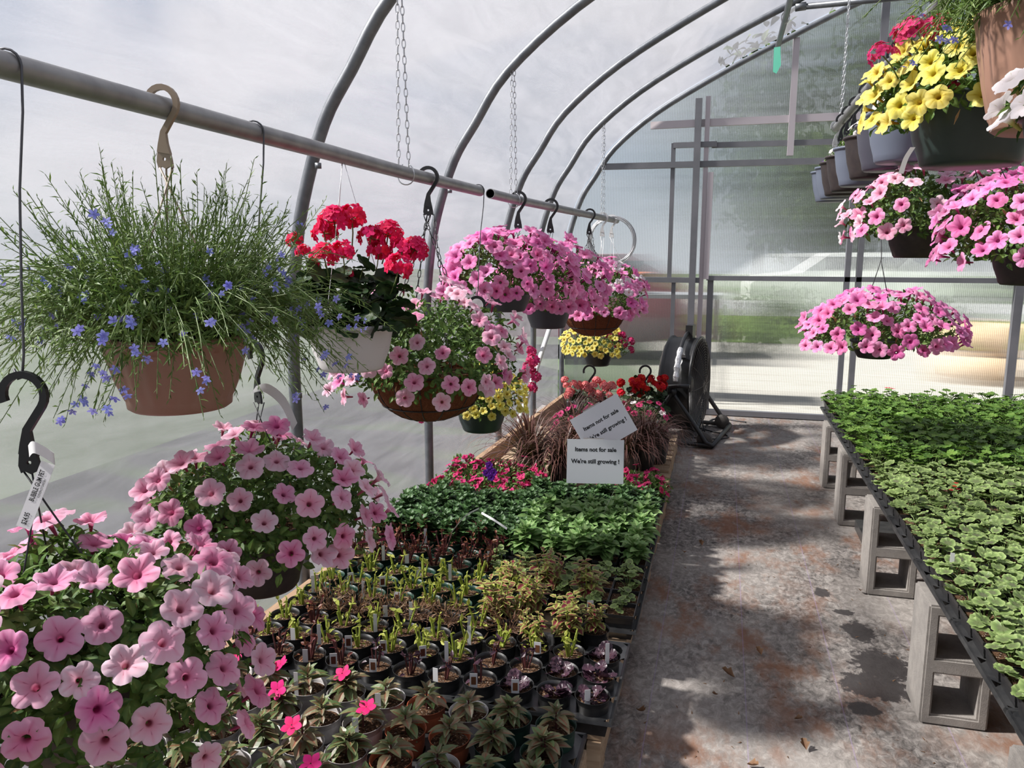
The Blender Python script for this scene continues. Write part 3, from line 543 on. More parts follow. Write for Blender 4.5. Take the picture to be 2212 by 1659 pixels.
# display table with a terracotta pot, wooden tub stack
t = thing('display_table', 'grey outdoor table behind the end wall left of the fan', 'table', (-.75, 8.3, -.05))
link('top', Geo().box((0, 0, 1.05), (1.5, .6, .04)).mesh('top', 'alu', False), t)
for a in (-.7, .7):
    for b in (-.25, .25): link('leg', Geo().box((a, b, .52), (.04, .04, 1.04)).mesh('leg', 'alu', False), t)
single('terracotta_pot', Geo().lathe([(0, 0), (.085, 0), (.12, .17), (.135, .17), (.135, .21), (.115, .21), (.11, .15), (0, .15)], 24, 0, (-.86, 8.2, 1.02)), 'terra', 'terracotta pot upright on the outdoor table behind the end wall', 'pot')
for k, z in enumerate((0, .34)):
    single('wooden_tub', Geo().lathe([(0, 0), (.42, 0), (.46, .32), (.42, .32), (.40, .22), (0, .22)], 24, 0, (3.0, 10.6, z - .05)), 'wood', 'pale round planting tub outside the right of the end wall, %s' % ('on the gravel' if not k else 'stacked on another'), 'tub')
# ------------------------------------------------------------------ hanging plants
def cyl_pot(R, H, m, kind='plain', taper=.74):
    """basket pot, rim at z=0"""
    rb = R * taper; prof = [(0, -H), (rb * .93, -H), (rb, -H + .008), (rb * 1.04 + .01 * 0, -H * .84)]
    for t in (.6, .3, .12): prof.append((rb + (R - rb) * (1 - t) ** .75, -H * t))
    prof += [(R, -.012), (R + .006, -.010), (R + .006, 0), (R - .004, 0), (R - .006, -.03), (0, -.03)]
    rip = None
    if kind == 'ribbed':
        rip = lambda a, q: (.014 * np.sign(np.sin(a * 22)) * np.abs(np.sin(a * 22)) ** .5 if 3 <= q <= 6 else 0 * a)
        prof = [(0, -H), (rb * .90, -H), (rb * .98, -H + .006), (rb, -H + .022), (rb * 1.02, -H + .026), (rb + (R - rb) * .45, -H * .6), (rb + (R - rb) * .8, -H * .3), (R * .99, -.02), (R * 1.01, -.018), (R * 1.03, 0), (R * .98, 0), (R * .97, -.03), (0, -.03)]
        return Geo().lathe(prof, 132, 0, ripple=lambda a, q: (.013 * np.sin(a * 22) if 4 <= q <= 7 else 0 * a))
    return Geo().lathe(prof, 40, 0)
def coco_pot(R, H):
    prof = [(0, -H)] + [(R * sin(t * pi / 2) ** .9, -H * cos(t * pi / 2)) for t in (.15, .3, .45, .6, .75, .9)] + [(R, 0), (R - .02, .005), (R - .03, -.02), (0, -.03)]
    return Geo().lathe(prof, 48, 0, ripple=lambda a, q: .022 * np.abs(np.sin(a * 7)) ** .6 - .012)
def wire_frame(R, H):
    g = Geo(); a = np.linspace(0, 2 * pi, 41)[:-1]
    for t in (1.0, .55): g.tube(np.stack([R * 1.01 * sin(t * pi / 2) ** .9 * np.cos(a), R * 1.01 * sin(t * pi / 2) ** .9 * np.sin(a), 0 * a - H * cos(t * pi / 2) * 1.01], -1), .0025, 5, closed=True)
    for k in range(14):
        b = (k + .0) * pi / 7; tt = np.linspace(.1, 1, 9); g.tube(np.stack([R * .995 * np.sin(tt * pi / 2) ** .9 * cos(b), R * .995 * np.sin(tt * pi / 2) ** .9 * sin(b), -H * np.cos(tt * pi / 2)], -1), .0022, 5)
    return g
def hook_geo(s=1.0):
    """flat moulded hook, crown centre at the origin, plate hanging below; lies in the XZ plane"""
    a = np.linspace(radians(200), radians(-35), 15); R = .030 * s
    out_ = [(R * 1.42 * cos(t), R * 1.42 * sin(t)) for t in a]; inn = [(R * cos(t), R * sin(t)) for t in a]
    out_ += [(.006 * s, -.066 * s), (.008 * s, -.088 * s), (.014 * s, -.112 * s)]; inn += [(-.006 * s, -.060 * s), (-.014 * s, -.088 * s), (-.018 * s, -.106 * s)]
    g = Geo(); k = len(out_); w_ = .005 * s; V = []
    for y in (-w_, w_): V += [(x, y, z) for x, z in out_] + [(x, y, z) for x, z in inn]
    F = []
    for i in range(k - 1):
        F += [(i, i + 1, k + i + 1, k + i), (2 * k + k + i, 2 * k + k + i + 1, 2 * k + i + 1, 2 * k + i), (i + 1, i, 2 * k + i, 2 * k + i + 1), (k + i, k + i + 1, 3 * k + i + 1, 3 * k + i)]
    F += [(0, k, 3 * k, 2 * k), (k - 1, 3 * k - 1, 4 * k - 1, 2 * k - 1)]
    g.add(V, F)
    # plate with a round hole: ring of quads between outline and hole
    hc = np.array([-.002 * s, -.122 * s]); ol = [(-.018, -.106), (.014, -.112), (.0165, -.125), (.018, -.142), (.010, -.139), (0, -.144), (-.010, -.139), (-.018, -.142), (-.0215, -.128)]
    ol = [(x * s, z * s) for x, z in ol]; hl = [tuple(hc + .0045 * s * nrm(np.array(p_) - hc)) for p_ in ol]; m_ = len(ol); V = []
    for y in (-w_ * .6, w_ * .6): V += [(x, y, z) for x, z in ol] + [(x, y, z) for x, z in hl]
    F = []
    for i in range(m_):
        j = (i + 1) % m_; F += [(i, j, m_ + j, m_ + i), (2 * m_ + m_ + i, 3 * m_ + j, 2 * m_ + j, 2 * m_ + i), (j, i, 2 * m_ + i, 2 * m_ + j), (m_ + i, m_ + j, 3 * m_ + j, 3 * m_ + i)]
    return g.add(V, F)
HOOKM = {}
def hook(parent, top, m, s=1.0, ang=None, name='hook'):
    if (m, s) not in HOOKM: HOOKM[(m, s)] = hook_geo(s).mesh('hook', m, False)
    ang = RNG.uniform(-.15, .25) if ang is None else ang
    return link(name, HOOKM[(m, s)], parent, top, [[cos(ang), -sin(ang), 0], [sin(ang), cos(ang), 0], [0, 0, 1]])
def strands(parent, p0, R, k, m, r=.0016, rot=.4, z=0, spread=.009, linky=False, ang=YAW):
    for i in range(k):
        a = rot + 2 * pi * i / k; e = np.array([R * cos(a), R * sin(a), z]); st = np.array(p0) + np.array([cos(ang), sin(ang), 0]) * spread * (i - (k - 1) / 2) * 1.5
        t = np.linspace(0, 1, 7)[:, None]; P = st * (1 - t) + e * t; P[1:-1] += np.array([0, 0, -.012]) * np.sin(t[1:-1] * pi)
        if linky:
            g = Geo(); L = np.linalg.norm(e - st); n_ = int(L / .03); d = (e - st) / L
            for j in range(n_):
                c = st + d * (j + .5) * L / n_; A = nrm(np.cross(d, [0, 1, 0] if j % 2 else [1, .2, 0])); b = np.arange(8) * 2 * pi / 8
                g.tube(c + np.cos(b)[:, None] * d * .018 + np.sin(b)[:, None] * A * .006, .0018, 5, closed=True)
        else: g = Geo().tube(P, r, 6)
        link('strand', g.mesh('strand', m), parent)
def dome_pt(a, th, R, up, dn, seed=0):
    """point and outward normal on a mounded crown: a from 0 (top) to about 2.4 rad"""
    lump = 1 + .10 * np.sin(3 * th + seed) + .06 * np.sin(5 * th + 2 * a + seed * 2) + .05 * np.sin(7 * a + 2 * th)
    r = np.where(a < pi / 2, np.sin(np.minimum(a, pi / 2)) ** .8, 1 - .18 * (a - pi / 2)) * R * lump
    z = np.where(a < pi / 2, up * np.cos(a) * lump, dn * np.cos(a))
    nz = np.where(a < pi / 2, np.cos(a), -.35 * (a - pi / 2)); h = np.where(a < pi / 2, np.sin(a) + .08, 1)
    return np.stack([r * np.cos(th), r * np.sin(th), z], -1), nrm(np.stack([h * np.cos(th), h * np.sin(th), nz + .15], -1))
def sample_a(k, amax): c = RNG.uniform(cos(amax) if amax < pi / 2 else -.35 * (amax - pi / 2) / .9, 1, k); return np.where(c > 0, np.arccos(np.clip(c, 0, 1)), pi / 2 + (-c) / .35 * .9)
def dome_leaves(g, k, R, up, dn, amax, T=LF, sc=(.022, .036), mi=0, inner=.55, seed=0, lift=.5, cull=None):
    a = sample_a(k, amax); th = RNG.uniform(0, 2 * pi, k)
    if cull is not None: keep = ~((a > 1.75) & (np.cos(th - cull) > .55) & (RNG.random(k) < .75)); a, th = a[keep], th[keep]; k = len(a)
    P, Nn = dome_pt(a, th, R, up, dn, seed); f = RNG.uniform(inner, 1, k) ** .6; P = P * f[:, None]
    D = nrm(Nn * .6 + rdir(k) * .8); U = nrm(Nn + np.array([0, 0, lift]) + rdir(k) * .4)
    g.scatter(T, P, frames(D, U), RNG.uniform(sc[0], sc[1], k), mi); return g
def bloom(parent, meshes, k, R, up, dn, amax, sc, seed=0, face=None, facew=0, name='flower', out_=1.06, zone=None, mind=.8, maxn=100, tiltup=.25):
    pts = []; tries = 0; made = 0; rest = Geo()
    while made < k and tries < k * 40:
        tries += 1
        a = sample_a(1, amax)[0]; th = RNG.uniform(0, 2 * pi)
        P, Nn = dome_pt(np.array([a]), np.array([th]), R, up, dn, seed); P, Nn = P[0], Nn[0]
        if zone is not None and not zone(P): continue
        if face is not None and (Nn @ face) < -.25: continue
        if pts and min(np.linalg.norm(np.array(pts) - P, axis=1)) < sc * 2 * mind: continue
        pts.append(P); made += 1
        D = nrm(Nn + np.array([0, 0, tiltup]) + rdir(1)[0] * .45 + (face * facew if face is not None else 0)); U = rdir(1)[0]
        X = nrm(np.cross(U, D)); Rm = np.stack([X, np.cross(D, X), D], -1)
        link(name, meshes[RNG.integers(len(meshes))], parent, P * out_ + D * .018, Rm, sc * RNG.uniform(.86, 1.12))
    return pts
FM = {}
def fm(m, kind='trumpet'):
    if (m, kind) not in FM: FM[(m, kind)] = flower_meshes('flower', m, {'trumpet': TR, 'small': [TS], 'five': [FIVE], 'round': [FIVER]}[kind])
    return FM[(m, kind)]
def umbel_geo(m, k=30, r=.04, fr=.016, stemlen=.09, stem='stem'):
    D = rdir(k, -.25, 1); P = D * r * RNG.uniform(.85, 1.1, k)[:, None]; X = nrm(np.cross(rdir(k), D)); Rm = np.stack([X, np.cross(D, X), D], -1)
    g = Geo().scatter(FIVER, P, Rm, RNG.uniform(.85, 1.15, k) * fr, 0)
    g.tube([(0, 0, -stemlen), (.004, 0, -stemlen * .5), (0, 0, 0)], .0022, 6, 1)
    for i in range(0, k, 3): g.tube([(0, 0, 0), P[i] * .9], .0008, 4, 1)
    return g.mesh('flower_head', [m, stem])
CAMDIR = lambda P: nrm(cC - np.array(P))
def strap_tag(parent, P, pts, w_=.022, name='price_tag', m='whiteplas', side=None):
    """curled strap label: ribbon along pts"""
    pts = smooth_path(pts, 5); sd_ = nrm(side if side is not None else [cos(YAW), sin(YAW), 0]); V = []
    for q in pts: V += [q - sd_ * w_ / 2, q + sd_ * w_ / 2]
    g = Geo().add(V, [(2 * i, 2 * i + 1, 2 * i + 3, 2 * i + 2) for i in range(len(pts) - 1)])
    return link(name, g.mesh(name, m), parent, P)
def text_mesh(txt, size, name='lettering', m='ink', bold=0.0):
    cu = bpy.data.curves.new(name, 'FONT'); cu.body = txt; cu.size = size; cu.align_x = 'CENTER'; cu.align_y = 'CENTER'; cu.offset = bold; cu.resolution_u = 3
    o = bpy.data.objects.new('tmp', cu); COL.objects.link(o); dg = bpy.context.evaluated_depsgraph_get(); me = bpy.data.meshes.new_from_object(o.evaluated_get(dg)); me.name = name
    bpy.data.objects.remove(o); me.materials.clear(); me.materials.append(mt[m]); return me
def basket(name, label, C, R, H, pot='plain', potm='brownpot', up=.14, dn=.15, RD=.25, amax=2.1, leaf='petleaf', nleaf=1500, lsc=(.020, .036), flowers=(), hookm='blackpl', hookat=None, nstr=3, hs=1.0, strm=None, linky=False, seed=None, Tl=LF, cull=None, leaf_mats=None, wire=None, rot=.4, cat='flower basket', group=None, off=(0, 0), hang=None):
    seed = RNG.uniform(0, 9) if seed is None else seed
    t = thing(name, label, cat, C, 0, group); C = np.array(C, float)
    link('pot', (coco_pot(R, H) if pot == 'coco' else cyl_pot(R, H, potm, pot)).mesh('pot', 'coco' if pot == 'coco' else potm), t)
    if pot == 'coco': link('wire_frame', wire_frame(R, H).mesh('wire_frame', 'blackpl'), t)
    link('soil', Geo().lathe([(0, -.012), (R * .95, -.018)], 24).mesh('soil', 'soil'), t)
    fo_ = None
    g = Geo(); dome_leaves(g, nleaf, RD, up, dn, amax, Tl, lsc, 0, .5, seed, cull=cull)
    k = 26
    for i in range(k):
        a, th = RNG.uniform(.3, amax), RNG.uniform(0, 2 * pi); P, _ = dome_pt(np.array([a]), np.array([th]), RD * .92, up, dn, seed); P = P[0]
        g.tube([(0, 0, 0), P * .5 + np.array([0, 0, .04]), P], .0016, 5, 1)
    if leaf == 'petleaf': a = sample_a(40, amax); th = RNG.uniform(0, 2 * pi, 40); P, Nn = dome_pt(a, th, RD, up, dn, seed); g.scatter(LFN, P, frames(nrm(rdir(40) + [0, 0, -.6]), Nn), RNG.uniform(.025, .045, 40), 2)
    fo_ = link('foliage', g.mesh('foliage', [leaf, 'stem', 'dryleaf'], False), t)
    fo_.location = (off[0], off[1], 0)
    for f in flowers:
        q = link('flower_cluster', None, t) if False else t
        bloom(t, fm(f['m'], f.get('kind', 'trumpet')), f['n'], RD, up, dn, f.get('amax', amax), f['s'], seed, CAMDIR(C), f.get('facew', .35), zone=f.get('zone'), mind=f.get('mind', .8))
    if hookat is not None:
        hp = np.array(hookat) - C
        if hookm: 
            hook(t, hp, hookm, hs, ang=hang)
            strands(t, hp + [0, 0, -.14 * hs], R * .98, nstr, strm or hookm, linky=linky, rot=rot)
        else: strands(t, hp, R * .98, nstr, strm or 'wire_pale', .0009, rot=rot, spread=.002)
    return t
def wire_hanger(p0, p1, label):
    """thin wire bent over the pipe at p0, hooked end at p1"""
    p0, p1 = np.array(p0), np.array(p1); e = np.array([cos(YAW), sin(YAW), 0])
    a = np.linspace(pi * .95, 0, 9); P = [p0 + (e * .0265 * cos(t) + np.array([0, 0, 1]) * .027 * sin(t)) for t in a]
    L = p0 + e * .024; P += [L + (p1 - L) * t + e * .004 * sin(t * 9) for t in (.15, .4, .7, .93)] + [p1 + [0, 0, -.004], p1 + e * -.006 + [0, 0, -.006], p1 - e * .012 + [0, 0, .012]]
    return single('wire_hanger', Geo().tube(P, .0022, 6), 'wire', label, 'wire hook')
PK = dict(m='pinkpet', s=.030)
# 1 blue lobelia in a tan ribbed pot
def lobelia(label, C, R, H, RD, up, k=620, face=None, hookat=None, nfl=100, drop=.10, sweep=None):
    t = thing('lobelia_basket', label, 'flower basket', C); C = np.array(C)
    link('pot', cyl_pot(R, H, 'tan', 'ribbed').mesh('pot', 'tan'), t); link('soil', Geo().lathe([(0, -.012), (R * .95, -.018)], 24).mesh('soil', 'soil'), t)
    g = Geo(); tips = []; LP, LD, LU, LS = [], [], [], []
    for i in range(k):
        th = RNG.uniform(0, 2 * pi); el = RNG.uniform(.0, 1.45) if i % 4 else RNG.uniform(-.25, .4)
        L = RNG.uniform(.6, 1.06) / sqrt((cos(el) / RD) ** 2 + (sin(el) / up) ** 2) * (1 if el > -.1 else .8)
        d = np.array([cos(th) * cos(el), sin(th) * cos(el), sin(el)]); s0 = np.array([cos(th), sin(th), 0]) * R * RNG.uniform(0, .9)
        tt = np.linspace(0, 1, 6)[:, None]; bend = np.array([0, 0, drop * max(0, .9 - el) * .7]); P = s0 + d * L * tt + np.array([0, 0, .06]) * np.sin(tt * pi) * (el < .6) - bend * tt ** 2 * (1 if el < .7 else .1) + rdir(1) * .03 * tt + rdir(1) * .02 * np.sin(tt * pi)
        g.tube(P, np.linspace(.0016, .0007, 6), 4, 1, cap=False); m_ = 20
        for j in range(m_):
            f = .15 + .83 * (j / m_) ** .8; q = f * 5; a_ = int(q); pp = P[a_] * (1 - q + a_) + P[min(a_ + 1, 5)] * (q - a_); dd = nrm(P[min(a_ + 1, 5)] - P[a_]); LP.append(pp); LD.append(nrm(dd * .9 + rdir(1)[0] * .9)); LU.append(rdir(1)[0] + [0, 0, 1]); LS.append(RNG.uniform(.014, .032) * (1.15 - .5 * f))
        for j in range(4): LP.append(P[-1] - dd * .012 * j); LD.append(nrm(dd + rdir(1)[0] * .6)); LU.append(rdir(1)[0]); LS.append(.011)
        tips.append((P[-1], dd, el)); tips.append((P[3], dd, el))
    g.scatter(LFN, LP, frames(np.array(LD), nrm(np.array(LU))), np.array(LS), 0)
    dome_leaves(g, 3200, RD * .85, up * .62, .05, 1.75, LFN, (.018, .036), 0, .4)
    link('foliage', g.mesh('foliage', ['lobleaf', 'lobstem'], False), t)
    cand = [q for q in tips if q[2] < .85 and (np.array(q[0]) @ (CAMDIR(C))) > -.05]; RNG.shuffle(cand) if False else None
    idx = RNG.permutation(len(cand)); meshes = fm('lobpet', 'five'); made = 0; rest = []
    # flowers come in little sprays near shoot tips
    for i in idx:
        p, d, el = cand[i]
        for q in range(RNG.integers(1, 4)):
            pos = p + rdir(1)[0] * .014; D = nrm(d + rdir(1)[0] * .5 + CAMDIR(C) * .6); X = nrm(np.cross(rdir(1)[0], D)); Rm = np.stack([X, np.cross(D, X), D], -1)
            if made < 100: link('flower', meshes[0], t, pos, Rm, RNG.uniform(.0075, .0105)); made += 1
            elif len(rest) < nfl - 100: rest.append((pos, Rm, RNG.uniform(.0075, .0105)))
    if rest:
        g = Geo().scatter(FIVE, [r[0] for r in rest], np.array([r[1] for r in rest]), np.array([r[2] for r in rest])); tag(link('flowers', g.mesh('flowers', 'lobpet'), t), None, kind='stuff')
    if hookat is not None:
        hp = np.array(hookat) - C; hook(t, hp, 'tanhook', .92, ang=.1); strands(t, hp + [0, 0, -.13], R, 3, 'tanhook', .0022, rot=.25)
    return t
h = rail_px(350); c = at(380, 722, proj(h)[2]); lobelia('bushy blue lobelia in a ribbed tan pot hanging from the left pipe', c, .143, .155, .335, .33, 780, hookat=h + [0, 0, .008], nfl=230)
# 2 bubble gum petunia, bottom left
h0 = rail_px(12); hk = at(47, 812, 1.31); wire_hanger(h0, hk, 'long dark wire hook holding the nearest pink petunia basket')
c = at(165, 1418, 1.36)
b2 = basket('petunia_basket', 'nearest pink petunia basket, with the printed price strap on its hanger', c, .14, .15, 'plain', 'brownpot', .175, .24, .250, 2.25, nleaf=3600, lsc=(.018, .040), flowers=[dict(m='pinkpet', n=82, s=.0325, facew=.45, mind=.72)], hookat=hk + np.array([-.0, 0, -.032]), nstr=3, hs=.95, hang=YAW, cull=None)
# strap label with its print
hp = hk - c; P0 = at(68, 962, 1.28) - c
strap_tag(b2, (0, 0, 0), [at(62, 975, 1.30) - c, at(72, 966, 1.27) - c, at(98, 978, 1.275) - c, at(118, 992, 1.285) - c, at(108, 984, 1.30) - c], .020, 'price_tag', side=[0, 0, 1.])
A, B = at(104, 1000, 1.30), at(50, 1140, 1.29); Yx = nrm(B - A); Xx = nrm(np.cross(Yx, cF)); Zz = np.cross(Xx, Yx); Lt = np.linalg.norm(B - A); Rt = np.stack([Xx, Yx, Zz], -1)
if Zz @ cF > 0: Rt = np.stack([-Xx, Yx, -Zz], -1)
g = Geo().box((0, Lt / 2, 0), (.024, Lt, .0006)); pt = link('price_tag', g.mesh('price_tag', 'whiteplas', False), b2, A - c, Rt)
RZT = -pi / 2
for txt, s_, x, y, bo in (('BUBBLE GUM PET', .0118, .003, .36, .0002), ("KLENZING'S GARDEN", .0055, -.006, .38, 0), ('$24.95', .0125, .001, .86, .0002)):
    o = link('lettering', text_mesh(txt, s_, bold=bo), pt); sgn = -1
    o.matrix_basis = Matrix.Translation((x, y * Lt, .0009)) @ Matrix.Rotation(RZT, 4, 'Z') @ Matrix.Diagonal((.58, 1, 1, 1))
# 3 petunia basket under the lobelia
h0 = rail_px(547); hk = at(552, 742, proj(h0)[2]); wire_hanger(h0, hk, 'long dark wire hook behind the blue lobelia holding a petunia basket')
c = at(560, 1125, 1.90)
b3 = basket('petunia_basket', 'pink petunia basket in a dark pot hanging below the blue lobelia', c, .118, .165, 'plain', 'brownpot', .185, .13, .262, 2.05, nleaf=3000, lsc=(.016, .034), flowers=[dict(m='pinkpet', n=74, s=.031, facew=.4, mind=.8)], hookat=hk + np.array([0, 0, -.03]), nstr=3, hs=.85, hang=-.5)
strap_tag(b3, (0, 0, 0), [at(548, 842, 1.88) - c, at(575, 838, 1.86) - c, at(612, 868, 1.86) - c, at(637, 922, 1.87) - c], .022, side=nrm(cU * .8 + cR * .5))
# 4 rose-red geranium in white pot
def geranium(label, C, R, H, RD, up, dn, potm, leafm, petm, heads, hookat=None, hookm='blackpl', nleaf=170, lsc=(.05, .085), kind='plain', extra=None, hs=1.0, headr=.042, fr=.019, face=None, strm=None, T=RNDB):
    t = thing('geranium_basket', label, 'flower basket', C); C = np.array(C)
    link('pot', cyl_pot(R, H, potm, kind).mesh('pot', potm), t); link('soil', Geo().lathe([(0, -.012), (R * .95, -.018)], 24).mesh('soil', 'soil'), t)
    g = Geo(); a = sample_a(nleaf, 1.9); th = RNG.uniform(0, 2 * pi, nleaf); P, Nn = dome_pt(a, th, RD, up, dn, 2); P *= RNG.uniform(.55, 1, nleaf)[:, None]
    g.scatter(T, P, frames(nrm(rdir(nleaf) * .5 + Nn * [1, 1, .2]), nrm(Nn + rdir(nleaf) * .35 + [0, 0, .4])), RNG.uniform(*lsc, nleaf), 0)
    for q in P[::2]: g.tube([(q[0] * .2, q[1] * .2, -.01), q * .6 + [0, 0, .01], q], .0016, 4, 1, cap=False)
    link('foliage', g.mesh('foliage', [leafm, 'stem', 'dryleaf'], True), t)
    hm = [umbel_geo(petm, 26, headr, fr) for _ in range(3)]
    for i, (px, py, dd, s_) in enumerate(heads):
        q = at(px, py, dd) - C; d = nrm(q + [0, 0, .25]); X = nrm(np.cross([.3, 1, .1], d)); link('flower_head', hm[i % 3], t, q, np.stack([X, np.cross(d, X), d], -1), s_)
    if extra: extra(t, C)
    if hookat is not None:
        hp = np.array(hookat) - C
        if hookm: hook(t, hp, hookm, hs); strands(t, hp + [0, 0, -.14 * hs], R, 3, strm or hookm)
        else: strands(t, hp, R * .98, 3, 'wire_pale', .0011, spread=.002)
    return t
h = rail_px(740); dp = proj(h)[2]; c = at(757, 698, dp)
geranium('rose-red geranium with dark round leaves in a scuffed white pot', c, .131, .14, .185, .19, .06, 'scuff', 'gerleaf', 'gerred',
    [(722, 480, dp - .02, 1.05), (760, 470, dp, 1.0), (700, 505, dp, .9), (700, 556, dp - .1, .9), (740, 545, dp - .1, .8), (800, 515, dp, .95), (838, 508, dp + .03, 1.0), (818, 545, dp, .8), (868, 545, dp, .95), (895, 540, dp, .9), (862, 578, dp - .08, .95), (635, 520, dp + .05, .6), (655, 545, dp + .1, .55), (752, 592, dp, .4)], hookat=h + [0, 0, .01], hookm=None)
# 5 coco lined petunia
h = rail_px(925); dp = proj(h)[2]; c = at(925, 800, dp - .12)
basket('petunia_basket', 'pink petunia basket in a brown coco-lined wire bowl on black chains', c, .215, .185, 'coco', '', .255, .16, .335, 1.95, nleaf=3600, lsc=(.018, .036), flowers=[dict(m='pinkpet', n=80, s=.031, facew=.3, mind=.75)], hookat=h + [0, 0, .004], nstr=4, hs=1.0, linky=True, rot=.75)
# 6 yellow and crimson basket below it
h0 = rail_px(1033); dp = proj(h0)[2]; hk = at(1030, 640, dp); wire_hanger(h0, hk, 'long thin dark wire at the end of the nearer pipe'); c = at(1040, 872, dp)
def mixed(name, label, c, R, H, RD, up, dn, hookat, heads, yz, ny=70, s=.0165, potm='deepgreen', hs=1., hookm='blackpl'):
    t = basket(name, label, c, R, H, 'plain', potm, up, dn, RD, 1.95, leaf='petleaf', nleaf=1200, lsc=(.014, .026), flowers=[dict(m='yelpet', n=ny, s=s, facew=.5, mind=.75, zone=yz)], hookat=hookat, hs=hs, hookm=hookm)
    hm = [umbel_geo('crimpet', 20, .030, .016) for _ in range(2)]
    for i, (px, py, dd, s_) in enumerate(heads):
        q = at(px, py, dd) - np.array(c); d = nrm(q + [0, 0, .2]); X = nrm(np.cross([.3, 1, .1], d)); link('flower_head', hm[i % 2], t, q, np.stack([X, np.cross(d, X), d], -1), s_)
    return t
mixed('mixed_basket', 'yellow and crimson flower basket in a dark green pot below the coco-lined bowl', c, .115, .12, .165, .14, .09, hk + np.array([0, 0, -.04]),
    [(1150, 780, dp, 1.), (1140, 800, dp, 1.1), (1155, 815, dp, .9), (1146, 760, dp + .05, .8), (912, 908, dp, .5), (1148, 838, dp, .8)], lambda P: P @ cR > -.06, 92, .0215)
# 7, 8, 9
h = rail_px(1120); dp = proj(h)[2]; c = at(1092, 622, dp)
basket('petunia_basket', 'bright pink petunia basket in a black pot, nearest on the second pipe', c, .140, .12, 'plain', 'slate', .255, .10, .315, 1.85, nleaf=2000, flowers=[dict(m='hotpet', n=100, s=.043, facew=.3, mind=.5)], hookat=h + [0, 0, .004], hs=1.05)
h = rail_px(1190); dp = proj(h)[2]; c = at(1184, 655, dp)
basket('petunia_basket', 'bright pink petunia basket in a slate grey pot, second on the second pipe', c, .140, .145, 'plain', 'slate', .335, .10, .315, 1.75, nleaf=2000, flowers=[dict(m='hotpet', n=100, s=.043, facew=.3, mind=.5)], hookat=h + [0, 0, .004], hs=1.1)
h = rail_px(1274); dp = proj(h)[2]; c = at(1283, 668, dp - .1)
basket('petunia_basket', 'pink and white petunia basket in a coco-lined bowl near the end wall', c, .22, .19, 'coco', '', .30, .13, .345, 1.8, nleaf=1800, flowers=[dict(m='hotpet', n=86, s=.041, facew=.3, mind=.5), dict(m='whitepet', n=14, s=.034, zone=lambda P: P @ cR > -.02 and P[2] > .1, mind=.6)], hookat=h + [0, 0, .004], linky=True, nstr=4)
h = rail_px(1302); dp = proj(h)[2]; c = at(1292, 752, dp + .1)
mixed('mixed_basket', 'yellow and crimson flower basket in a black pot by the end wall', c, .120, .135, .235, .15, .08, h,
    [(1318, 730, dp, 1.2), (1335, 722, dp, 1.), (1345, 742, dp, 1.2), (1362, 738, dp, 1.), (1330, 748, dp, 1.), (1362, 756, dp, .9), (1310, 715, dp, .9), (1345, 725, dp, .9)], lambda P: P @ cR < .12, 96, .025, 'blackpl', 1., 'whiteplas')
h = rail_px(1322); dp = proj(h)[2]; c = at(1335, 600, dp + .02)
basket('leafy_basket', 'small green leafy basket on a white hanger behind the coil of wire', c, .11, .12, 'plain', 'greypot', .08, .05, .16, 1.6, nleaf=500, hookat=h, hookm='whiteplas')
# right side
c = at(1985, 488, 3.12); h = RR(float(c[1])); 
basket('petunia_basket', 'pink petunia basket in a brown-black pot above the bench, with one white bloom', c, .118, .125, 'plain', 'brownpot', .20, .10, .27, 2.0, nleaf=2600, lsc=(.018, .034), flowers=[dict(m='pinkpet', n=60, s=.032, facew=.1, mind=.8), dict(m='whitepet', n=2, s=.03, zone=lambda P: P[2] < .02)], hookat=h + [0, 0, .004], rot=.2)
c = at(2240, 520, 2.5); h = RR(float(c[1]))
basket('petunia_basket', 'bright pink petunia basket at the right edge above the bench', c, .13, .14, 'plain', 'brownpot', .20, .14, .26, 2.1, nleaf=2200, flowers=[dict(m='hotpet', n=80, s=.034, facew=.2, mind=.75)], hookat=h, rot=.2)
c = at(1890, 734, 3.75); h = RR(float(c[1])); hk = np.array([c[0], c[1], at(1903, 560, 3.75)[2]]); 
t3 = basket('petunia_basket', 'lowest pink petunia basket on the right, alone before the end wall', c, .105, .085, 'plain', 'blackpl', .20, .09, .325, 1.8, nleaf=1700, flowers=[dict(m='hotpet', n=90, s=.036, facew=.25, mind=.68)], hookat=None)
strands(t3, hk - c, .10, 2, 'blackpl', .002, rot=0.1, spread=.001)
single('wire_hanger', Geo().tube([h + [0, 0, .03], h + [.027, 0, 0], [(h[0] + hk[0]) / 2, h[1], (h[2] + hk[2]) / 2], hk + [0, 0, .02], hk, hk + [.012, 0, .01]], .002, 6), 'wire', 'long dark wire from the right pipe down to the lowest petunia basket', 'wire hook')
# big green pot with yellow petunias and crimson verbena
c = at(2108, 212, 1.95); h = RR(float(c[1]))
t = basket('mixed_basket', 'big dark green pot with yellow petunias and crimson flower heads, upper right', c, .155, .165, 'plain', 'deepgreen', .14, .16, .235, 2.0, nleaf=2000, lsc=(.018, .034), flowers=[dict(m='yelpet', n=46, s=.030, facew=.35, mind=.7, zone=lambda P: P @ cR < -.05)], hookat=h, hs=1.2)
hm = [umbel_geo('crimpet', 22, .036, .014) for _ in range(3)]
for i, (px, py, s_) in enumerate([(1905, 118, .8), (1965, 82, 1.1), (2030, 62, 1.0), (2050, 75, .9), (2118, 110, 1.0), (2085, 75, .8), (2055, 200, .9), (2110, 70, .9), (1978, 60, .8)]):
    q = at(px, py, 1.88) - c; d = nrm(q + [0, 0, .2]); X = nrm(np.cross([.3, 1, .1], d)); link('flower_head', hm[i % 3], t, q, np.stack([X, np.cross(d, X), d], -1), s_)
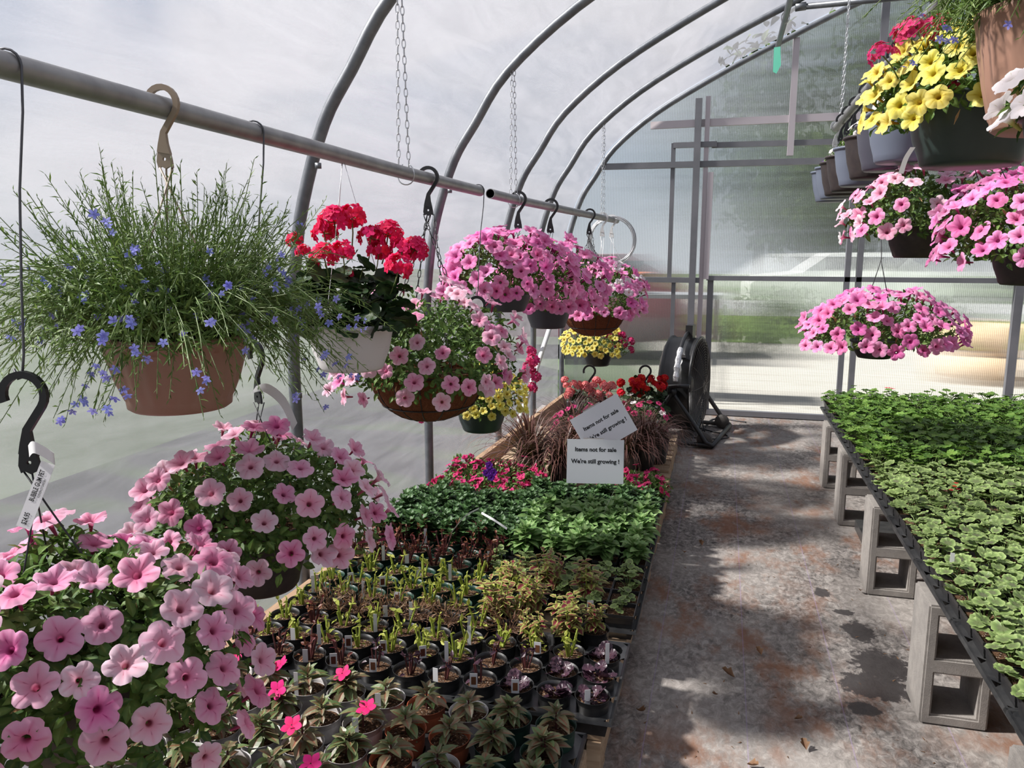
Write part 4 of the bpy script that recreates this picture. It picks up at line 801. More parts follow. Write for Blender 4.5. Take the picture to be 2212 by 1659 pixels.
strap_tag(t, (0, 0, 0), [at(1972, 318, 1.8) - c, at(1958, 340, 1.8) - c, at(1950, 362, 1.8) - c, at(1946, 375, 1.8) - c], .012)
c = at(2305, 18, 1.5); h = RR(float(c[1])); lobelia('blue lobelia in a ribbed tan pot at the top right corner', c, .150, .225, .25, .13, 380, hookat=h, nfl=60, drop=.06)
c = at(2378, 235, 1.28); basket('petunia_basket', 'white petunia basket at the right edge below the tan pot', c, .11, .11, 'plain', 'blackpl', .10, .06, .125, 1.9, nleaf=500, flowers=[dict(m='whitepet', n=30, s=.032, facew=.2, mind=.75)], hookat=[c[0], c[1], RR(float(c[1]))[2]])
# row of seven small pots on the right pipe
row = [('greypot', 5.36, 'farthest', 'whiteplas'), ('greypot', 5.12, 'second farthest', 'blackpl'), ('brownpot', 4.88, 'third from the far end', 'blackpl'), ('brownpot', 4.62, 'fourth from the far end', 'blackpl'), ('greypot', 4.30, 'fifth from the far end', 'blackpl'), ('brownpot', 3.95, 'sixth from the far end', 'blackpl'), ('slate', 3.62, 'seventh from the far end', 'blackpl'), ('greypot', 3.35, 'nearest', 'blackpl')]
for pm, Y, which, hm_ in row:
    h = RR(Y); c = h + np.array([0, 0, -.262])
    basket('small_basket', '%s pot in the row on the right pipe, %s' % ({'greypot': 'blue-grey', 'brownpot': 'black-brown', 'slate': 'dark slate'}[pm], which), c, .128, .185, 'plain', pm, .05, .03, .10, 1.5, nleaf=260, lsc=(.016, .03), flowers=[dict(m='whitepet' if Y < 5.3 else 'purpet', n=6, s=.016, kind='small')], hookat=h + [0, 0, .004], hookm=hm_, group='small pots on the right pipe', hs=.85)
# ------------------------------------------------------------------ pallets and trays on the left
def pallet(x0, x1, y0, y1, label, h=.13):
    t = thing('pallet', label, 'pallet', ((x0 + x1) / 2, (y0 + y1) / 2, 0)); W, L = x1 - x0, y1 - y0
    k = 8
    for i in range(k): link('deck_board', Geo().box((0, -L / 2 + (i + .5) * L / k, h - .009), (W, L / k * .74, .018)).mesh('deck_board', 'wood', False), t)
    for x in (-W / 2 + .02, 0, W / 2 - .02): link('stringer', Geo().box((x, 0, h / 2 - .002), (.038, L, h - .040)).mesh('stringer', 'wood', False), t)
    for y in (-L / 2 + .05, 0, L / 2 - .05): link('bottom_board', Geo().box((0, y, .008), (W, .09, .015)).mesh('bottom_board', 'wood', False), t)
PZ = .13
pallet(-1.47, -.30, .72, 1.92, 'nearest wooden pallet under the impatiens trays'); pallet(-1.43, -.27, 1.96, 2.92, 'wooden pallet under the black pot trays'); pallet(-1.40, -.26, 2.97, 3.78, 'wooden pallet under the leafy green plants')
pallet(-1.38, -.255, 3.82, 4.66, 'wooden pallet under the crimson petunias and front grasses'); pallet(-1.33, -.27, 4.70, 5.72, 'farthest wooden pallet, slats showing beside the grass pots')
TRAYM = {}
def tray(nx, ny, px, py, x, y, label, m='tray', z=PZ, hh=.055, hole=.043, group='plant trays'):
    """x,y: centre.  Deck with round holes, skirt and rolled lip"""
    key = (nx, ny, px, py, m, hh)
    W, L = nx * px, ny * py
    if key not in TRAYM:
        g = Geo(); seg = 16; a = np.arange(seg) * 2 * pi / seg + pi / 16
        for i in range(nx):
            for j in range(ny):
                cx, cy_ = -W / 2 + (i + .5) * px, -L / 2 + (j + .5) * py
                sq = np.stack([np.cos(a), np.sin(a)], -1); sq = sq / np.abs(sq).max(1, keepdims=True) * [px / 2, py / 2]; ci = np.stack([np.cos(a), np.sin(a)], -1) * min(hole, px * .47)
                V = np.concatenate([np.c_[sq + [cx, cy_], np.full(seg, hh)], np.c_[ci + [cx, cy_], np.full(seg, hh)], np.c_[ci * .8 + [cx, cy_], np.full(seg, .004)]])
                g.add(V, [(q, (q + 1) % seg, seg + (q + 1) % seg, seg + q) for q in range(seg)] + [(seg + q, seg + (q + 1) % seg, 2 * seg + (q + 1) % seg, 2 * seg + q) for q in range(seg)] + [tuple(range(2 * seg, 3 * seg))])
        TRAYM[key] = g.mesh('deck', m, False)
        w_, l_ = W / 2, L / 2; g = Geo(); ring = lambda e, z: [(-w_ - e, -l_ - e, z), (w_ + e, -l_ - e, z), (w_ + e, l_ + e, z), (-w_ - e, l_ + e, z)]
        V = ring(-.012, .002) + ring(-.001, hh) + ring(.006, hh + .001) + ring(.009, hh - .008)
        g.add(V, [(4 * r_ + q, 4 * r_ + (q + 1) % 4, 4 * r_ + 4 + (q + 1) % 4, 4 * r_ + 4 + q) for r_ in range(3) for q in range(4)]); TRAYM[key + (1,)] = g.mesh('lip', m, False)
    t = thing('plant_tray', label, 'plant tray', (x, y, z + .001), 0, group); link('deck', TRAYM[key], t); link('lip', TRAYM[key + (1,)], t); return t
# ------------------------------------------------------------------ small plants
POTS = {}
def potmesh(kind, m, r=.05, h=.09):
    if (kind, m, r, h) not in POTS:
        if kind == 'round': g = Geo().lathe([(0, 0), (r * .74, 0), (r * .76, .006), (r * .90, h * .80), (r * .93, h * .82), (r * .97, h * .99), (r, h), (r * .975, h), (r * .93, h * .86), (r * .9, h * .5), (r * .70, .01)], 28)
        else:
            g = Geo(); P = []
            for q, z, e in ((.76, 0, 0), (.95, h - .012, 0), (1, h - .010, 0), (1, h, 0), (.96, h, 0), (.92, h - .03, 0)): P += [(-r * q, -r * q, z), (r * q, -r * q, z), (r * q, r * q, z), (-r * q, r * q, z)]
            g.add(P, [(4 * a + b, 4 * a + (b + 1) % 4, 4 * a + 4 + (b + 1) % 4, 4 * a + 4 + b) for a in range(5) for b in range(4)] + [(3, 2, 1, 0)])
        s = Geo().lathe([(0, h - .015), (r * .5, h - .013), (r * .92, h - .018)], 16) if kind == 'round' else Geo().add([(-r * .92, -r * .92, h - .014), (r * .92, -r * .92, h - .014), (r * .92, r * .92, h - .014), (-r * .92, r * .92, h - .014)], [(0, 1, 2, 3)])
        POTS[(kind, m, r, h)] = (g.mesh('pot', m, kind == 'round'), s.mesh('soil', 'soil', False))
    return POTS[(kind, m, r, h)]
def whorl(g, n_, z, L, el, T, mi, r0=.0, jitter=.3, up=None):
    th = np.arange(n_) * 2 * pi / n_ + RNG.uniform(0, 6) + RNG.normal(0, jitter, n_); e = el + RNG.normal(0, .18, n_)
    D = np.stack([np.cos(th) * np.cos(e), np.sin(th) * np.cos(e), np.sin(e)], -1); U = nrm(np.stack([-np.cos(th) * np.sin(e), -np.sin(th) * np.sin(e), np.cos(e)], -1) + rdir(n_) * .25)
    g.scatter(T, np.array([0, 0, z]) + D * r0, frames(D, U), L * RNG.uniform(.75, 1.15, n_), mi)
def impatiens():
    g = Geo(); z = .0
    for c in range(RNG.integers(1, 3)):
        o_ = RNG.uniform(-.015, .015, 2) if c else np.zeros(2); s = Geo()
        whorl(s, 6, .028, .060, .0, LFB, 0, .008); whorl(s, 6, .042, .056, .4, LFB, 0, .005); whorl(s, 5, .052, .036, .9, LFB, 0, .003)
        s.tube([(0, 0, -.01), (0, 0, .055)], .003, 6, 1)
        for V, C in zip(s.V, s.C): V += [o_[0], o_[1], 0]
        for i, V in enumerate(s.V): pass
        n0 = g.n; g.V += s.V; g.C += s.C; g.F += [tuple(q + n0 for q in f) for f in s.F]; g.M += s.M; g.n += s.n
    return g, ['impleaf', 'darkstem'], [((0.01, 0, .075), 'magpet', .024)]
def stub(leafm, stemm, nst=(4, 8), hgt=(.04, .085), nl=14, r=.0034, T=LF, lsz=(.010, .022)):
    g = Geo()
    for i in range(RNG.integers(*nst)):
        a, sp = RNG.uniform(0, 6.3), RNG.uniform(.2, .6); h = RNG.uniform(*hgt); b = np.array([cos(a), sin(a), 0]); p0 = b * .006; p1 = b * h * sp + [0, 0, h]
        g.tube([p0 + [0, 0, -.015], p0 * .5 + p1 * .5 + [0, 0, -.004], p1], [r, r * .95, r * .8], 7, 1)
        k = RNG.integers(1, 4); g.scatter(T, np.tile(p1, (k, 1)), frames(nrm(rdir(k) + [0, 0, .3]), rdir(k)), RNG.uniform(*lsz, k) * 1.2, 0)
    P = rdir(nl, 0, 1) * [.03, .03, .03]; g.scatter(T, P, frames(nrm(rdir(nl) * .7 + P / .03), nrm(rdir(nl) * .4 + [0, 0, 1])), RNG.uniform(*lsz, nl), 0)
    return g, [leafm, stemm], []
def brown():
    g = Geo(); k = 170; D = rdir(k, .1, 1); P = D * RNG.uniform(.02, .065, k)[:, None]; g.scatter(LFN, P, frames(nrm(rdir(k) + D), rdir(k)), RNG.uniform(.010, .022, k), 0)
    for i in range(22): g.tube([(0, 0, -.01), D[i] * .03, D[i] * .062 + rdir(1)[0] * .008], .0008, 4, 1)
    return g, ['brownleaf', 'brownstem'], []
def heuchera():
    g = Geo(); k = 13; D = rdir(k, .1, .9); P = D * RNG.uniform(.02, .042, k)[:, None]; g.scatter(RNDB, P, frames(nrm(D + rdir(k) * .3), nrm(D * .6 + [0, 0, .8] + rdir(k) * .3)), RNG.uniform(.024, .042, k), 0)
    for p_ in P: g.tube([(0, 0, -.012), p_ * .5, p_], .0011, 4, 1)
    return g, ['heuch', 'darkstem'], []
def geran(leafm='vargerleaf', hgt=.055, r=.055, k=15, sz=(.030, .048), T=RNDB):
    g = Geo(); th = RNG.uniform(0, 6.28, k); f = np.sqrt(RNG.uniform(.02, 1, k)); P = np.stack([np.cos(th) * f * r, np.sin(th) * f * r, hgt * (1.15 - .75 * f ** 2) * RNG.uniform(.6, 1.1, k)], -1)
    D = nrm(np.stack([np.cos(th), np.sin(th), 0 * th], -1) * .9 + rdir(k) * .4); U = nrm(np.array([0, 0, 1.1]) + np.stack([np.cos(th), np.sin(th), 0 * th], -1) * .45 * f[:, None] + rdir(k) * .3)
    g.scatter(T, P, frames(D, U), RNG.uniform(*sz, k), 0)
    for p_ in P: g.tube([(0, 0, -.014), p_ * [.5, .5, .7], p_], .0012, 4, 1, cap=False)
    return g, [leafm, 'stem'], []
def coleusp():
    g = Geo(); LP, LD, LU, LS = [], [], [], []
    for i in range(9):
        a = RNG.uniform(0, 6.28); rr = RNG.uniform(.01, .055); top = np.array([cos(a) * rr, sin(a) * rr, RNG.uniform(.07, .15)])
        g.tube([(0, 0, -.01), top * [.7, .7, .5], top], [.003, .0022, .0014], 5, 1)
        for j in range(5):
            f = .35 + .16 * j; p_ = top * [f ** .6, f ** .6, f]; b = RNG.uniform(0, 6.28)
            for s in (0, pi): d = np.array([cos(b + s), sin(b + s), -.12 + .1 * j]); LP.append(p_); LD.append(nrm(d)); LU.append(nrm(np.array([0, 0, 1.]) + rdir(1)[0] * .25)); LS.append(RNG.uniform(.036, .058) * (1 - .08 * j))
    g.scatter(LFS, LP, frames(np.array(LD), np.array(LU)), np.array(LS), 0); return g, ['coleus', 'limestem'], []
def leafy(leafm, nst=6, hgt=.11, L=.055, r=.045, T=LFW, tiers=4, el=.25):
    g = Geo(); LP, LD, LU, LS = [], [], [], []
    for i in range(nst):
        a = i * 2 * pi / nst + RNG.uniform(0, .6); rr = RNG.uniform(.2, 1) * r if i else 0; top = np.array([cos(a) * rr, sin(a) * rr, hgt * RNG.uniform(.75, 1.1)])
        g.tube([(0, 0, -.01), top * [.8, .8, .5], top], [.0026, .002, .0012], 5, 1)
        for j in range(tiers + 1):
            f = .3 + .7 * j / tiers; p_ = top * [f ** .7, f ** .7, f]; b = RNG.uniform(0, 6.28); e = el + (.9 if j == tiers else .12 * j)
            for s in ((0, pi) if j < tiers else (0, pi / 2, pi, 3 * pi / 2)):
                d = np.array([cos(b + s) * cos(e), sin(b + s) * cos(e), sin(e)]); LP.append(p_); LD.append(d); LU.append(nrm(np.array([-cos(b + s) * sin(e), -sin(b + s) * sin(e), cos(e)]) + rdir(1)[0] * .2)); LS.append(L * RNG.uniform(.8, 1.15) * (.62 if j == tiers else 1))
    g.scatter(T, LP, frames(np.array(LD), np.array(LU)), np.array(LS), 0); return g, [leafm, 'stem'], []
def crimson():
    g = Geo(); k = 110; a = sample_a(k, 1.6); th = RNG.uniform(0, 6.28, k); P, Nn = dome_pt(a, th, .062, .075, .02, 1); P *= RNG.uniform(.5, 1, k)[:, None]
    g.scatter(LF, P, frames(nrm(Nn + rdir(k) * .6), nrm(Nn + rdir(k) * .5 + [0, 0, .5])), RNG.uniform(.016, .028, k), 0); fl = []
    for i in range(9):
        a, th = sample_a(1, 1.35), RNG.uniform(0, 6.28, 1); P, Nn = dome_pt(a, th, .064, .082, .02, 1); fl.append((tuple(P[0]), 'crimpet', .019, tuple(Nn[0])))
    return g, ['petleaf', 'stem'], fl
def grassy(k=150, L=.38, m='grasspl', rise=.9, wd=.0045, spread=1.25):
    g = Geo(); V, F, C = [], [], []; o = 0
    for i in range(k):
        th = RNG.uniform(0, 6.28); e = RNG.uniform(.30, rise * 1.57); l = L * RNG.uniform(.55, 1.1); d = np.array([cos(th), sin(th), 0]); sd_ = np.array([-sin(th), cos(th), 0]); p = d * RNG.uniform(0, .03); r_ = RNG.random()
        for s in range(8):
            t = s / 7; ww = wd * (1 - t ** 2) * .5 + .0003; V += [p - sd_ * ww, p + sd_ * ww]; C += [(t, 0, r_)] * 2
            ang = e - t * t * spread * 1.9 * RNG.uniform(.85, 1.1); p = p + (d * cos(ang) + np.array([0, 0, sin(ang)])) * l / 7
        F += [(o + 2 * s, o + 2 * s + 1, o + 2 * s + 3, o + 2 * s + 2) for s in range(7)]; o += 16
    g.add(V, F, 0, C); return g, [m], []
KIND = {}
def variants(name, fn, k):
    KIND[name] = []
    for _ in range(k): g, mats, fl = fn(); KIND[name].append((g.mesh('foliage', mats, False), fl))
variants('impatiens', impatiens, 6); variants('lime', lambda: stub('limeleaf', 'limestem'), 7); variants('dark', lambda: stub('burgleaf', 'darkstem', nl=10), 4)
variants('bare', lambda: stub('heuch', 'darkstem', (3, 6), (.04, .08), 3, .0026), 3); variants('brown', brown, 3); variants('heuch', heuchera, 3)
variants('burg', lambda: stub('burgleaf', 'darkstem', (6, 11), (.05, .09), 30, .0032), 5); variants('vargeran', lambda: geran('vargerleaf'), 6); variants('ivygeran', lambda: geran('ivyleaf', .075, .062, 22, (.026, .044)), 6)
variants('smallgeran', lambda: geran('vargerleaf', .05, .04, 11, (.026, .04)), 4)
variants('coleus', coleusp, 4); variants('mint', lambda: leafy('mintleaf', 6, .088, .058), 5); variants('darkleafy', lambda: leafy('darkleaf', 8, .075, .042, .06, LFS, 5, .1), 5)
variants('crimson', crimson, 5)
variants('grass', lambda: grassy(240, .44, rise=.85, wd=.0085, spread=1.35), 3); variants('grassdark', lambda: grassy(330, .50, 'grassdk', .95, .005, .9), 2)
TAGS = []
for w_, h_ in ((.016, .05), (.022, .05), (.012, .075)):
    g = Geo().box((0, 0, h_ / 2 - .01), (w_, .0008, h_)); TAGS.append((g.mesh('plant_tag', 'whiteplas', False), None))
g = Geo().box((0, -.0008, .018), (.014, .0004, .024)); TAGPIC = g.mesh('picture', 'burgleaf', False)
g = Geo().box((0, -.0008, .026), (.018, .0004, .010)); TAGOR = g.mesh('picture', 'orange', False)
def plant(name, label, kind, pot, x, y, z, s=1., group=None, tagp=.0, flower=0, cat='potted plant', dz=0, cfl=None, r=.05, h=.09, pk=None, orange=False):
    t = thing(name, label, cat, (x, y, z), RNG.uniform(0, 6.28) if pk != 'square' else 0, group)
    pm, sm = potmesh(pk or 'round', pot, r, h); link('pot', pm, t); link('soil', sm, t)
    me, fl = KIND[kind][RNG.integers(len(KIND[kind]))]; Rz = RNG.uniform(0, 6.28); Rm = np.array([[cos(Rz), -sin(Rz), 0], [sin(Rz), cos(Rz), 0], [0, 0, 1]])
    link('foliage', me, t, (0, 0, h - .012 + dz), Rm, s * RNG.uniform(.9, 1.1))
    if flower and fl and kind == 'impatiens': 
        for q in range(flower):
            d = nrm(np.array([-.2, -.5, .8]) + rdir(1)[0] * .3); X = nrm(np.cross([.3, 1, .1], d)); rz = t.rotation_euler[2]; Rr = np.array([[cos(-rz), -sin(-rz), 0], [sin(-rz), cos(-rz), 0], [0, 0, 1]])
            link('flower', fm('magpet', 'round')[0], t, Rr @ np.array([RNG.uniform(-.02, .02) + .03 * q, RNG.uniform(-.02, .01), h + .055]), Rr @ np.stack([X, np.cross(d, X), d], -1), .029)
    elif kind == 'crimson':
        for f in fl:
            d = nrm(Rm @ np.array(f[3]) + rdir(1)[0] * .3); X = nrm(np.cross([.3, 1, .1], d)); link('flower', fm('crimpet')[RNG.integers(3)], t, Rm @ np.array(f[0]) * s + [0, 0, h - .01], np.stack([X, np.cross(d, X), d], -1), f[2])
    if RNG.random() < tagp:
        k = RNG.integers(3); rz = t.rotation_euler[2]; a = -rz + YAW + RNG.uniform(-.4, .4); Rr = np.array([[cos(a), -sin(a), 0], [sin(a), cos(a), 0], [0, 0, 1]]); px, py = RNG.uniform(-.5, .5) * r, -.75 * r
        tg = link('plant_tag', TAGS[k][0], t, (cos(-rz) * px - sin(-rz) * py, sin(-rz) * px + cos(-rz) * py, h - .004), Rr)
        if orange: link('picture', TAGOR, tg)
        elif k == 1: link('picture', TAGPIC, tg)
    return t
ZT = PZ + .006
def nm(k): return ORD[k] if k < len(ORD) else str(k)
# impatiens
ys = [1.845, 1.725, 1.605, 1.485, 1.365, 1.245, 1.125]
for j, y in enumerate(ys):
    for k in range(10):
        x = -.372 - .120 * k - .012 * (j % 2)
        if proj((x, y, .24))[1] > 1740 or proj((x, y, .24))[0] < -60: continue
        pot = 'whitepot'
        if (j, k) in ((0, 3), (1, 2), (1, 3), (2, 3), (5, 8), (4, 7)): pot = 'terra'
        if (j, k) in ((0, 0), (1, 0), (1, 1), (2, 0), (2, 1), (3, 0), (0, 1)): pot = 'greenpot'
        fl = 1 if (j, k) in ((0, 5), (1, 4), (2, 5), (2, 7), (1, 6), (3, 4), (0, 8)) else (2 if (j, k) == (0, 7) else 0)
        cn = {'whitepot': 'white', 'terra': 'terracotta', 'greenpot': 'dark green'}[pot]
        plant('potted_impatiens', 'impatiens in %s pot, %s from aisle, %s row in front of the black pots' % (cn, NTH[k], NTH[j]), 'impatiens', pot, x, y, ZT, .86, 'impatiens pots in the front trays', .12, fl, r=.054, h=.092)
for a, (x, y, nx, ny) in enumerate([(-.552, 1.665, 4, 4), (-1.08, 1.665, 4, 4), (-.552, 1.245, 4, 3), (-1.08, 1.245, 4, 3)]):
    tray(nx, ny, .122, .12, x, y, 'black tray holding impatiens pots, %s' % ['aisle side behind', 'wall side behind', 'aisle side front', 'wall side front'][a], hh=.04)
# black pots, green pots
GX = lambda k: -.302 - .1095 * k; GY = lambda j: 2.009 + .112 * j
rows_ = ORD
for j in range(11):
    for k in range(11):
        x, y = GX(k), GY(j)
        if x < WX(y) + .16: continue
        if j <= 3:
            if (j, k) in ((3, 0), (3, 1), (2, 0)) and j == 3: continue
            if j == 3 and k < 3: continue
            kind, pot = 'lime', 'blackpot'
            if j == 0: kind = 'heuch' if k < 3 else ('bare' if k < 7 else 'dark')
            if j == 1: kind = 'heuch' if k < 2 else ('bare' if k < 4 else 'lime')
            if j == 2 and k == 0: kind = 'heuch'
            if j == 3 and k in (3, 5, 6, 7, 8, 9): kind = 'brown'
            if j == 2 and k == 9: kind = 'dark'
        elif j <= 6:
            if k < 3 or (j == 6 and k < 4): continue
            kind, pot = 'lime', 'greenpot'
        else:
            if k < 5: continue
            kind, pot = 'burg', 'greenpot'
            if j > 9: continue
        dn = {'lime': 'lime cut stems', 'heuch': 'black-purple leaves', 'bare': 'bare stems', 'dark': 'dark red stems', 'brown': 'brown thread leaves', 'burg': 'burgundy cut stems'}[kind]
        plant('potted_coleus' if kind in ('lime', 'burg', 'dark', 'bare') else ('potted_heuchera' if kind == 'heuch' else 'potted_thread_plant'), '%s pot of %s, %s from aisle, %s row behind the impatiens' % ('black' if pot == 'blackpot' else 'green', dn, NTH[k], NTH[j]), kind, pot, x, y, ZT, 1.0 if kind != 'brown' else 1.4, 'cut back plants in the middle trays', .45)
for a in range(3):
    tray(4 if a < 2 else 3, 4, .1095, .112, GX([1.5, 5.5, 9][a]), GY(1.5), 'black webbed tray of black pots, %s' % ['at the aisle', 'in the middle', 'by the film wall'][a])
for a in range(2):
    tray(4, 3, .1095, .112, GX([4.5, 8.5][a]), GY(5), 'dark tray of green pots, %s' % ['middle', 'by the film wall'][a]); tray(3 if a == 0 else 3, 3, .1095, .112, GX([6, 9][a]), GY(8), 'dark tray of burgundy stubs, %s' % ['middle', 'by the film wall'][a])
# burgundy and yellow coleus, full plants
for k, (px, py) in enumerate([(1225, 1335), (1150, 1285), (1075, 1300), (1185, 1235), (1270, 1262), (1105, 1245), (1285, 1330), (1150, 1350)]):
    p_ = on_z(px, py, .27)
    plant('potted_coleus', 'full coleus with burgundy leaves edged in yellow-green, %s' % ['front centre of its group', 'middle of its group', 'front wall-side of its group', 'rear centre of its group', 'rear aisle-side of its group', 'rear wall-side of its group', 'front aisle-side beside the empty cells', 'front plant over the black pots'][k], 'coleus', 'blackpot', p_[0], p_[1], ZT, .95 if k < 6 else .75, 'full coleus plants', 0)
# square pots of pale geraniums
for j in range(4):
    for k in range(6):
        if (j == 0 and k > 1) or (j == 1 and k > 2): continue
        x, y = -.295 - .104 * k, 2.575 + .104 * j
        plant('potted_geranium', 'young geranium in square black pot, %s from aisle, %s row beside the coleus' % (NTH[k], NTH[j]), 'smallgeran', 'blackpot', x, y, ZT, 1.0, 'young geraniums in square pots', .1, pk='square', r=.051, h=.085)
tray(2, 4, .106, .106, -.347, 2.731, 'black tray of square geranium pots at the aisle edge', hh=.04)
# pale green leafy plants
for j in range(5):
    for k in range(5):
        plant('potted_salvia', 'pale green broad-leaved plant, %s from aisle, %s row of its block' % (NTH[k], NTH[j]), 'mint', 'blackpot', -.30 - .112 * k, 3.03 + .108 * j, ZT, 1.08, 'pale green leafy plants', 0, pk='square', r=.05, h=.085)
n_ = 0
for j in range(7):
    for k in range(11):
        x, y = -.30 - .108 * k, 3.06 + .108 * j
        if x < WX(y) + .13 or (k < 5 and j < 5) or (k > 5 and j > 4): continue
        side_ = 'aisle' if k < 5 else 'wall side'
        plant('potted_verbena', 'dark green leafy plant, %s, %s from aisle, %s row' % ('aisle block' if k < 5 else 'wall block', NTH[k], NTH[j]), 'darkleafy', 'greenpot', x, y, ZT, 1.12 if k != 9 else 1.3, 'dark green leafy plants', .12, pk='square', r=.05, h=.085, orange=True)
for a in range(4):
    tray(3 if a % 2 == 0 else 5, 5, .11, .108, [-.41, -.93, 0, 0][a] if a < 2 else 0, 3.25, 'x') if False else None
tray(5, 5, .112, .108, -.525, 3.246, 'black tray under the pale green leafy plants', hh=.04); tray(4, 5, .108, .108, -1.0, 3.39, 'black tray under the dark green leafy plants by the wall', hh=.04)
# crimson petunias
for j in range(5):
    for k in range(11):
        x, y = -.30 - .105 * k, 3.63 + .11 * j
        if x < WX(y) + .12 or (3 <= k <= 5) or (k < 3 and j < 2): continue
        plant('potted_petunia', 'small crimson petunia, %s from aisle, %s row behind the green plants' % (NTH[k], NTH[j]), 'crimson', 'blackpot', x, y, ZT, 1.25, 'small crimson petunias', .25, pk='square', r=.05, h=.085)
tray(4, 3, .105, .11, -.46, 3.97, 'black tray of crimson petunias at the aisle', hh=.04); tray(5, 5, .105, .11, -1.14, 3.85, 'black tray of crimson petunias by the film wall', hh=.04)
# violet flower spike, stray strap labels
t = thing('violet_petunia', 'single violet petunia rising between the green plants and crimson petunias', 'potted plant', (-1.10, 3.72, ZT)); pm, sm = potmesh('square', 'blackpot', .05, .085)
link('stem', Geo().tube([(0, 0, 0), (.0, -.005, .15), (.005, -.01, .235)], .002, 5).mesh('stem', 'stem'), t)
for q in ((0, -.02, .22), (.02, -.025, .205), (-.018, -.025, .20), (.008, -.03, .18), (-.005, -.02, .24)): link('flower', fm('purpet')[0], t, q, np.stack([cR, cU, -cF], -1), .020)
for pts, lab in ((((975, 1150), (1005, 1115), (1035, 1098)), 'long white strap label lying across the dark green plants, nearer the wall'), (((1040, 1108), (1065, 1122), (1095, 1142)), 'long white strap label lying across the dark green plants, nearer the aisle'), (((1302, 1118), (1312, 1090), (1326, 1062)), 'crumpled white strap label standing behind the pale green plants')):
    P = [at(x, y, proj(on_z(x, y, .40))[2]) for x, y in pts]; P = smooth_path(P, 4); sd_ = cU * .7 + cR * .2; V = []
    for q in P: V += [q - sd_ * .006, q + sd_ * .006]
    g = Geo().add(V, [(2 * i, 2 * i + 1, 2 * i + 3, 2 * i + 2) for i in range(len(P) - 1)]); single('strap_label', g, 'whiteplas', lab, 'label', smooth=False)
# ------------------------------------------------------------------ grasses and pallets behind
gr = [(1215, 995, 4.40, 'grass', .8, 'bronze fountain grass right behind the crimson petunias, wall side of the signs'), (1350, 975, 4.65, 'grass', .8, 'bronze fountain grass peeking out past the right edge of the tilted sign'), (1300, 905, 5.3, 'grassdark', .65, 'dark purple fountain grass in front of the coral geranium'), (1145, 975, 4.55, 'grass', 1.0, 'bronze fountain grass nearest the wall, paler at its tips'), (1228, 915, 5.15, 'grassdark', .82, 'dark purple fountain grass at the back beside the film wall'), (1245, 960, 4.75, 'grass', .9, 'bronze fountain grass behind the tilted sign, wall side'),
      (1390, 945, 4.80, 'grass', .92, 'bronze fountain grass just behind the two signs, aisle side'), (1330, 925, 5.2, 'grass', .85, 'bronze fountain grass in the middle behind the tilted sign'), (1417, 955, 4.95, 'grass', .72, 'fountain grass in the black pot nearest the fan and aisle')]
for px, py, d, kd, s, lab in gr:
    q = at(px, py, d); plant('potted_grass', lab, kd, 'blackpot', q[0], q[1], PZ + .0, s, 'fountain grasses', 0, r=.085 if kd != 'x' else .07, h=.15, cat='potted grass')
def ground_ger(px, py, d, petm, lab, seed):
    c = at(px, py, d); H = .13; zb = c[2] - H - PZ
    c = np.array([c[0], c[1], PZ + H + .0]); 
    up = .20 + zb; rg = np.random.default_rng(seed); hd = []
    for i in range(26): hd.append((px + rg.uniform(-52, 52), py - rg.uniform(8, 50), d - rg.uniform(-.05, .15), rg.uniform(.6, .95)))
    t = geranium(lab, c, .12, H, .20, .26, .03, 'blackpot', 'gerleaf', petm, hd, None, nleaf=150, lsc=(.05, .075), headr=.034, fr=.020)
    hook(t, np.array([0 if petm == 'coral' else .02, 0, at(px, 800, d)[2] - c[2]]), 'blackpl', 1.1, ang=.2); strands(t, np.array([0, 0, at(px, 800, d)[2] - c[2] - .15]), .11, 3, 'blackpl')
ground_ger(1272, 870, 5.55, 'coral', 'coral geranium basket standing on the far pallet with its hook up', 3)
ground_ger(1386, 865, 5.75, 'scarlet', 'scarlet geranium basket standing on the far pallet beside the fan', 4)
for k, (px, py, d) in enumerate([(1250, 915, 5.15), (1310, 915, 5.3), (1385, 900, 5.3)]):
    c = at(px, py, d); basket('magenta_petunia', ['magenta petunia pot below the coral geranium', 'magenta petunia pot behind the tilted sign', 'magenta petunia pot with pale yellow blooms below the scarlet geranium'][k], [c[0], c[1], PZ + .14], .10, .14, 'plain', 'blackpot', .16, .02, .17, 1.6, nleaf=500, lsc=(.018, .032), leaf='darkleaf', flowers=[dict(m='crimpet', n=20, s=.024, mind=1.1)] + ([dict(m='whitepet', n=4, s=.024)] if k == 2 else []), hookat=None)
# ------------------------------------------------------------------ signs
def sign(cx, cy, d, ang, stake_z, label, lines):
    P = at(cx, cy, d); t = thing('sale_sign', label, 'sign', P); X = cR * cos(ang) + cU * sin(ang); Y = -cR * sin(ang) + cU * cos(ang); Z = -cF; Rm = np.stack([X, Y, Z], -1)
    link('card', Geo().box((0, 0, 0), (.279, .216, .0016)).mesh('card', 'paper', False), t, None, Rm)
    o = link('backing_slip', Geo().box((-.01, .06, -.0012), (.10, .11, .0006)).mesh('backing_slip', 'whitepot', False), t, None, Rm)
    for txt, y in lines:
        link('lettering', text_mesh(txt, .0285, bold=.0009), t, Y * y + Z * .0012, Rm)
    bt = np.array([0, 0, stake_z - P[2]]); link('stake', Geo().tube([-Z * .004, -Z * .004 - cU * .12, bt - Z * .004], .0018, 6).mesh('stake', 'wire'), t)
L2 = [('Items not for sale', .058), ("We're still growing !", 0.0)]
sign(1286, 997, 3.86, -.02, .2, 'upright white card reading Items not for sale, on a wire stake', L2)
sign(1304, 918, 4.05, .52, .2, 'tilted white card behind the upright one, same words', [('Items not for sale', .03), ("We're still growing !", -.028)])
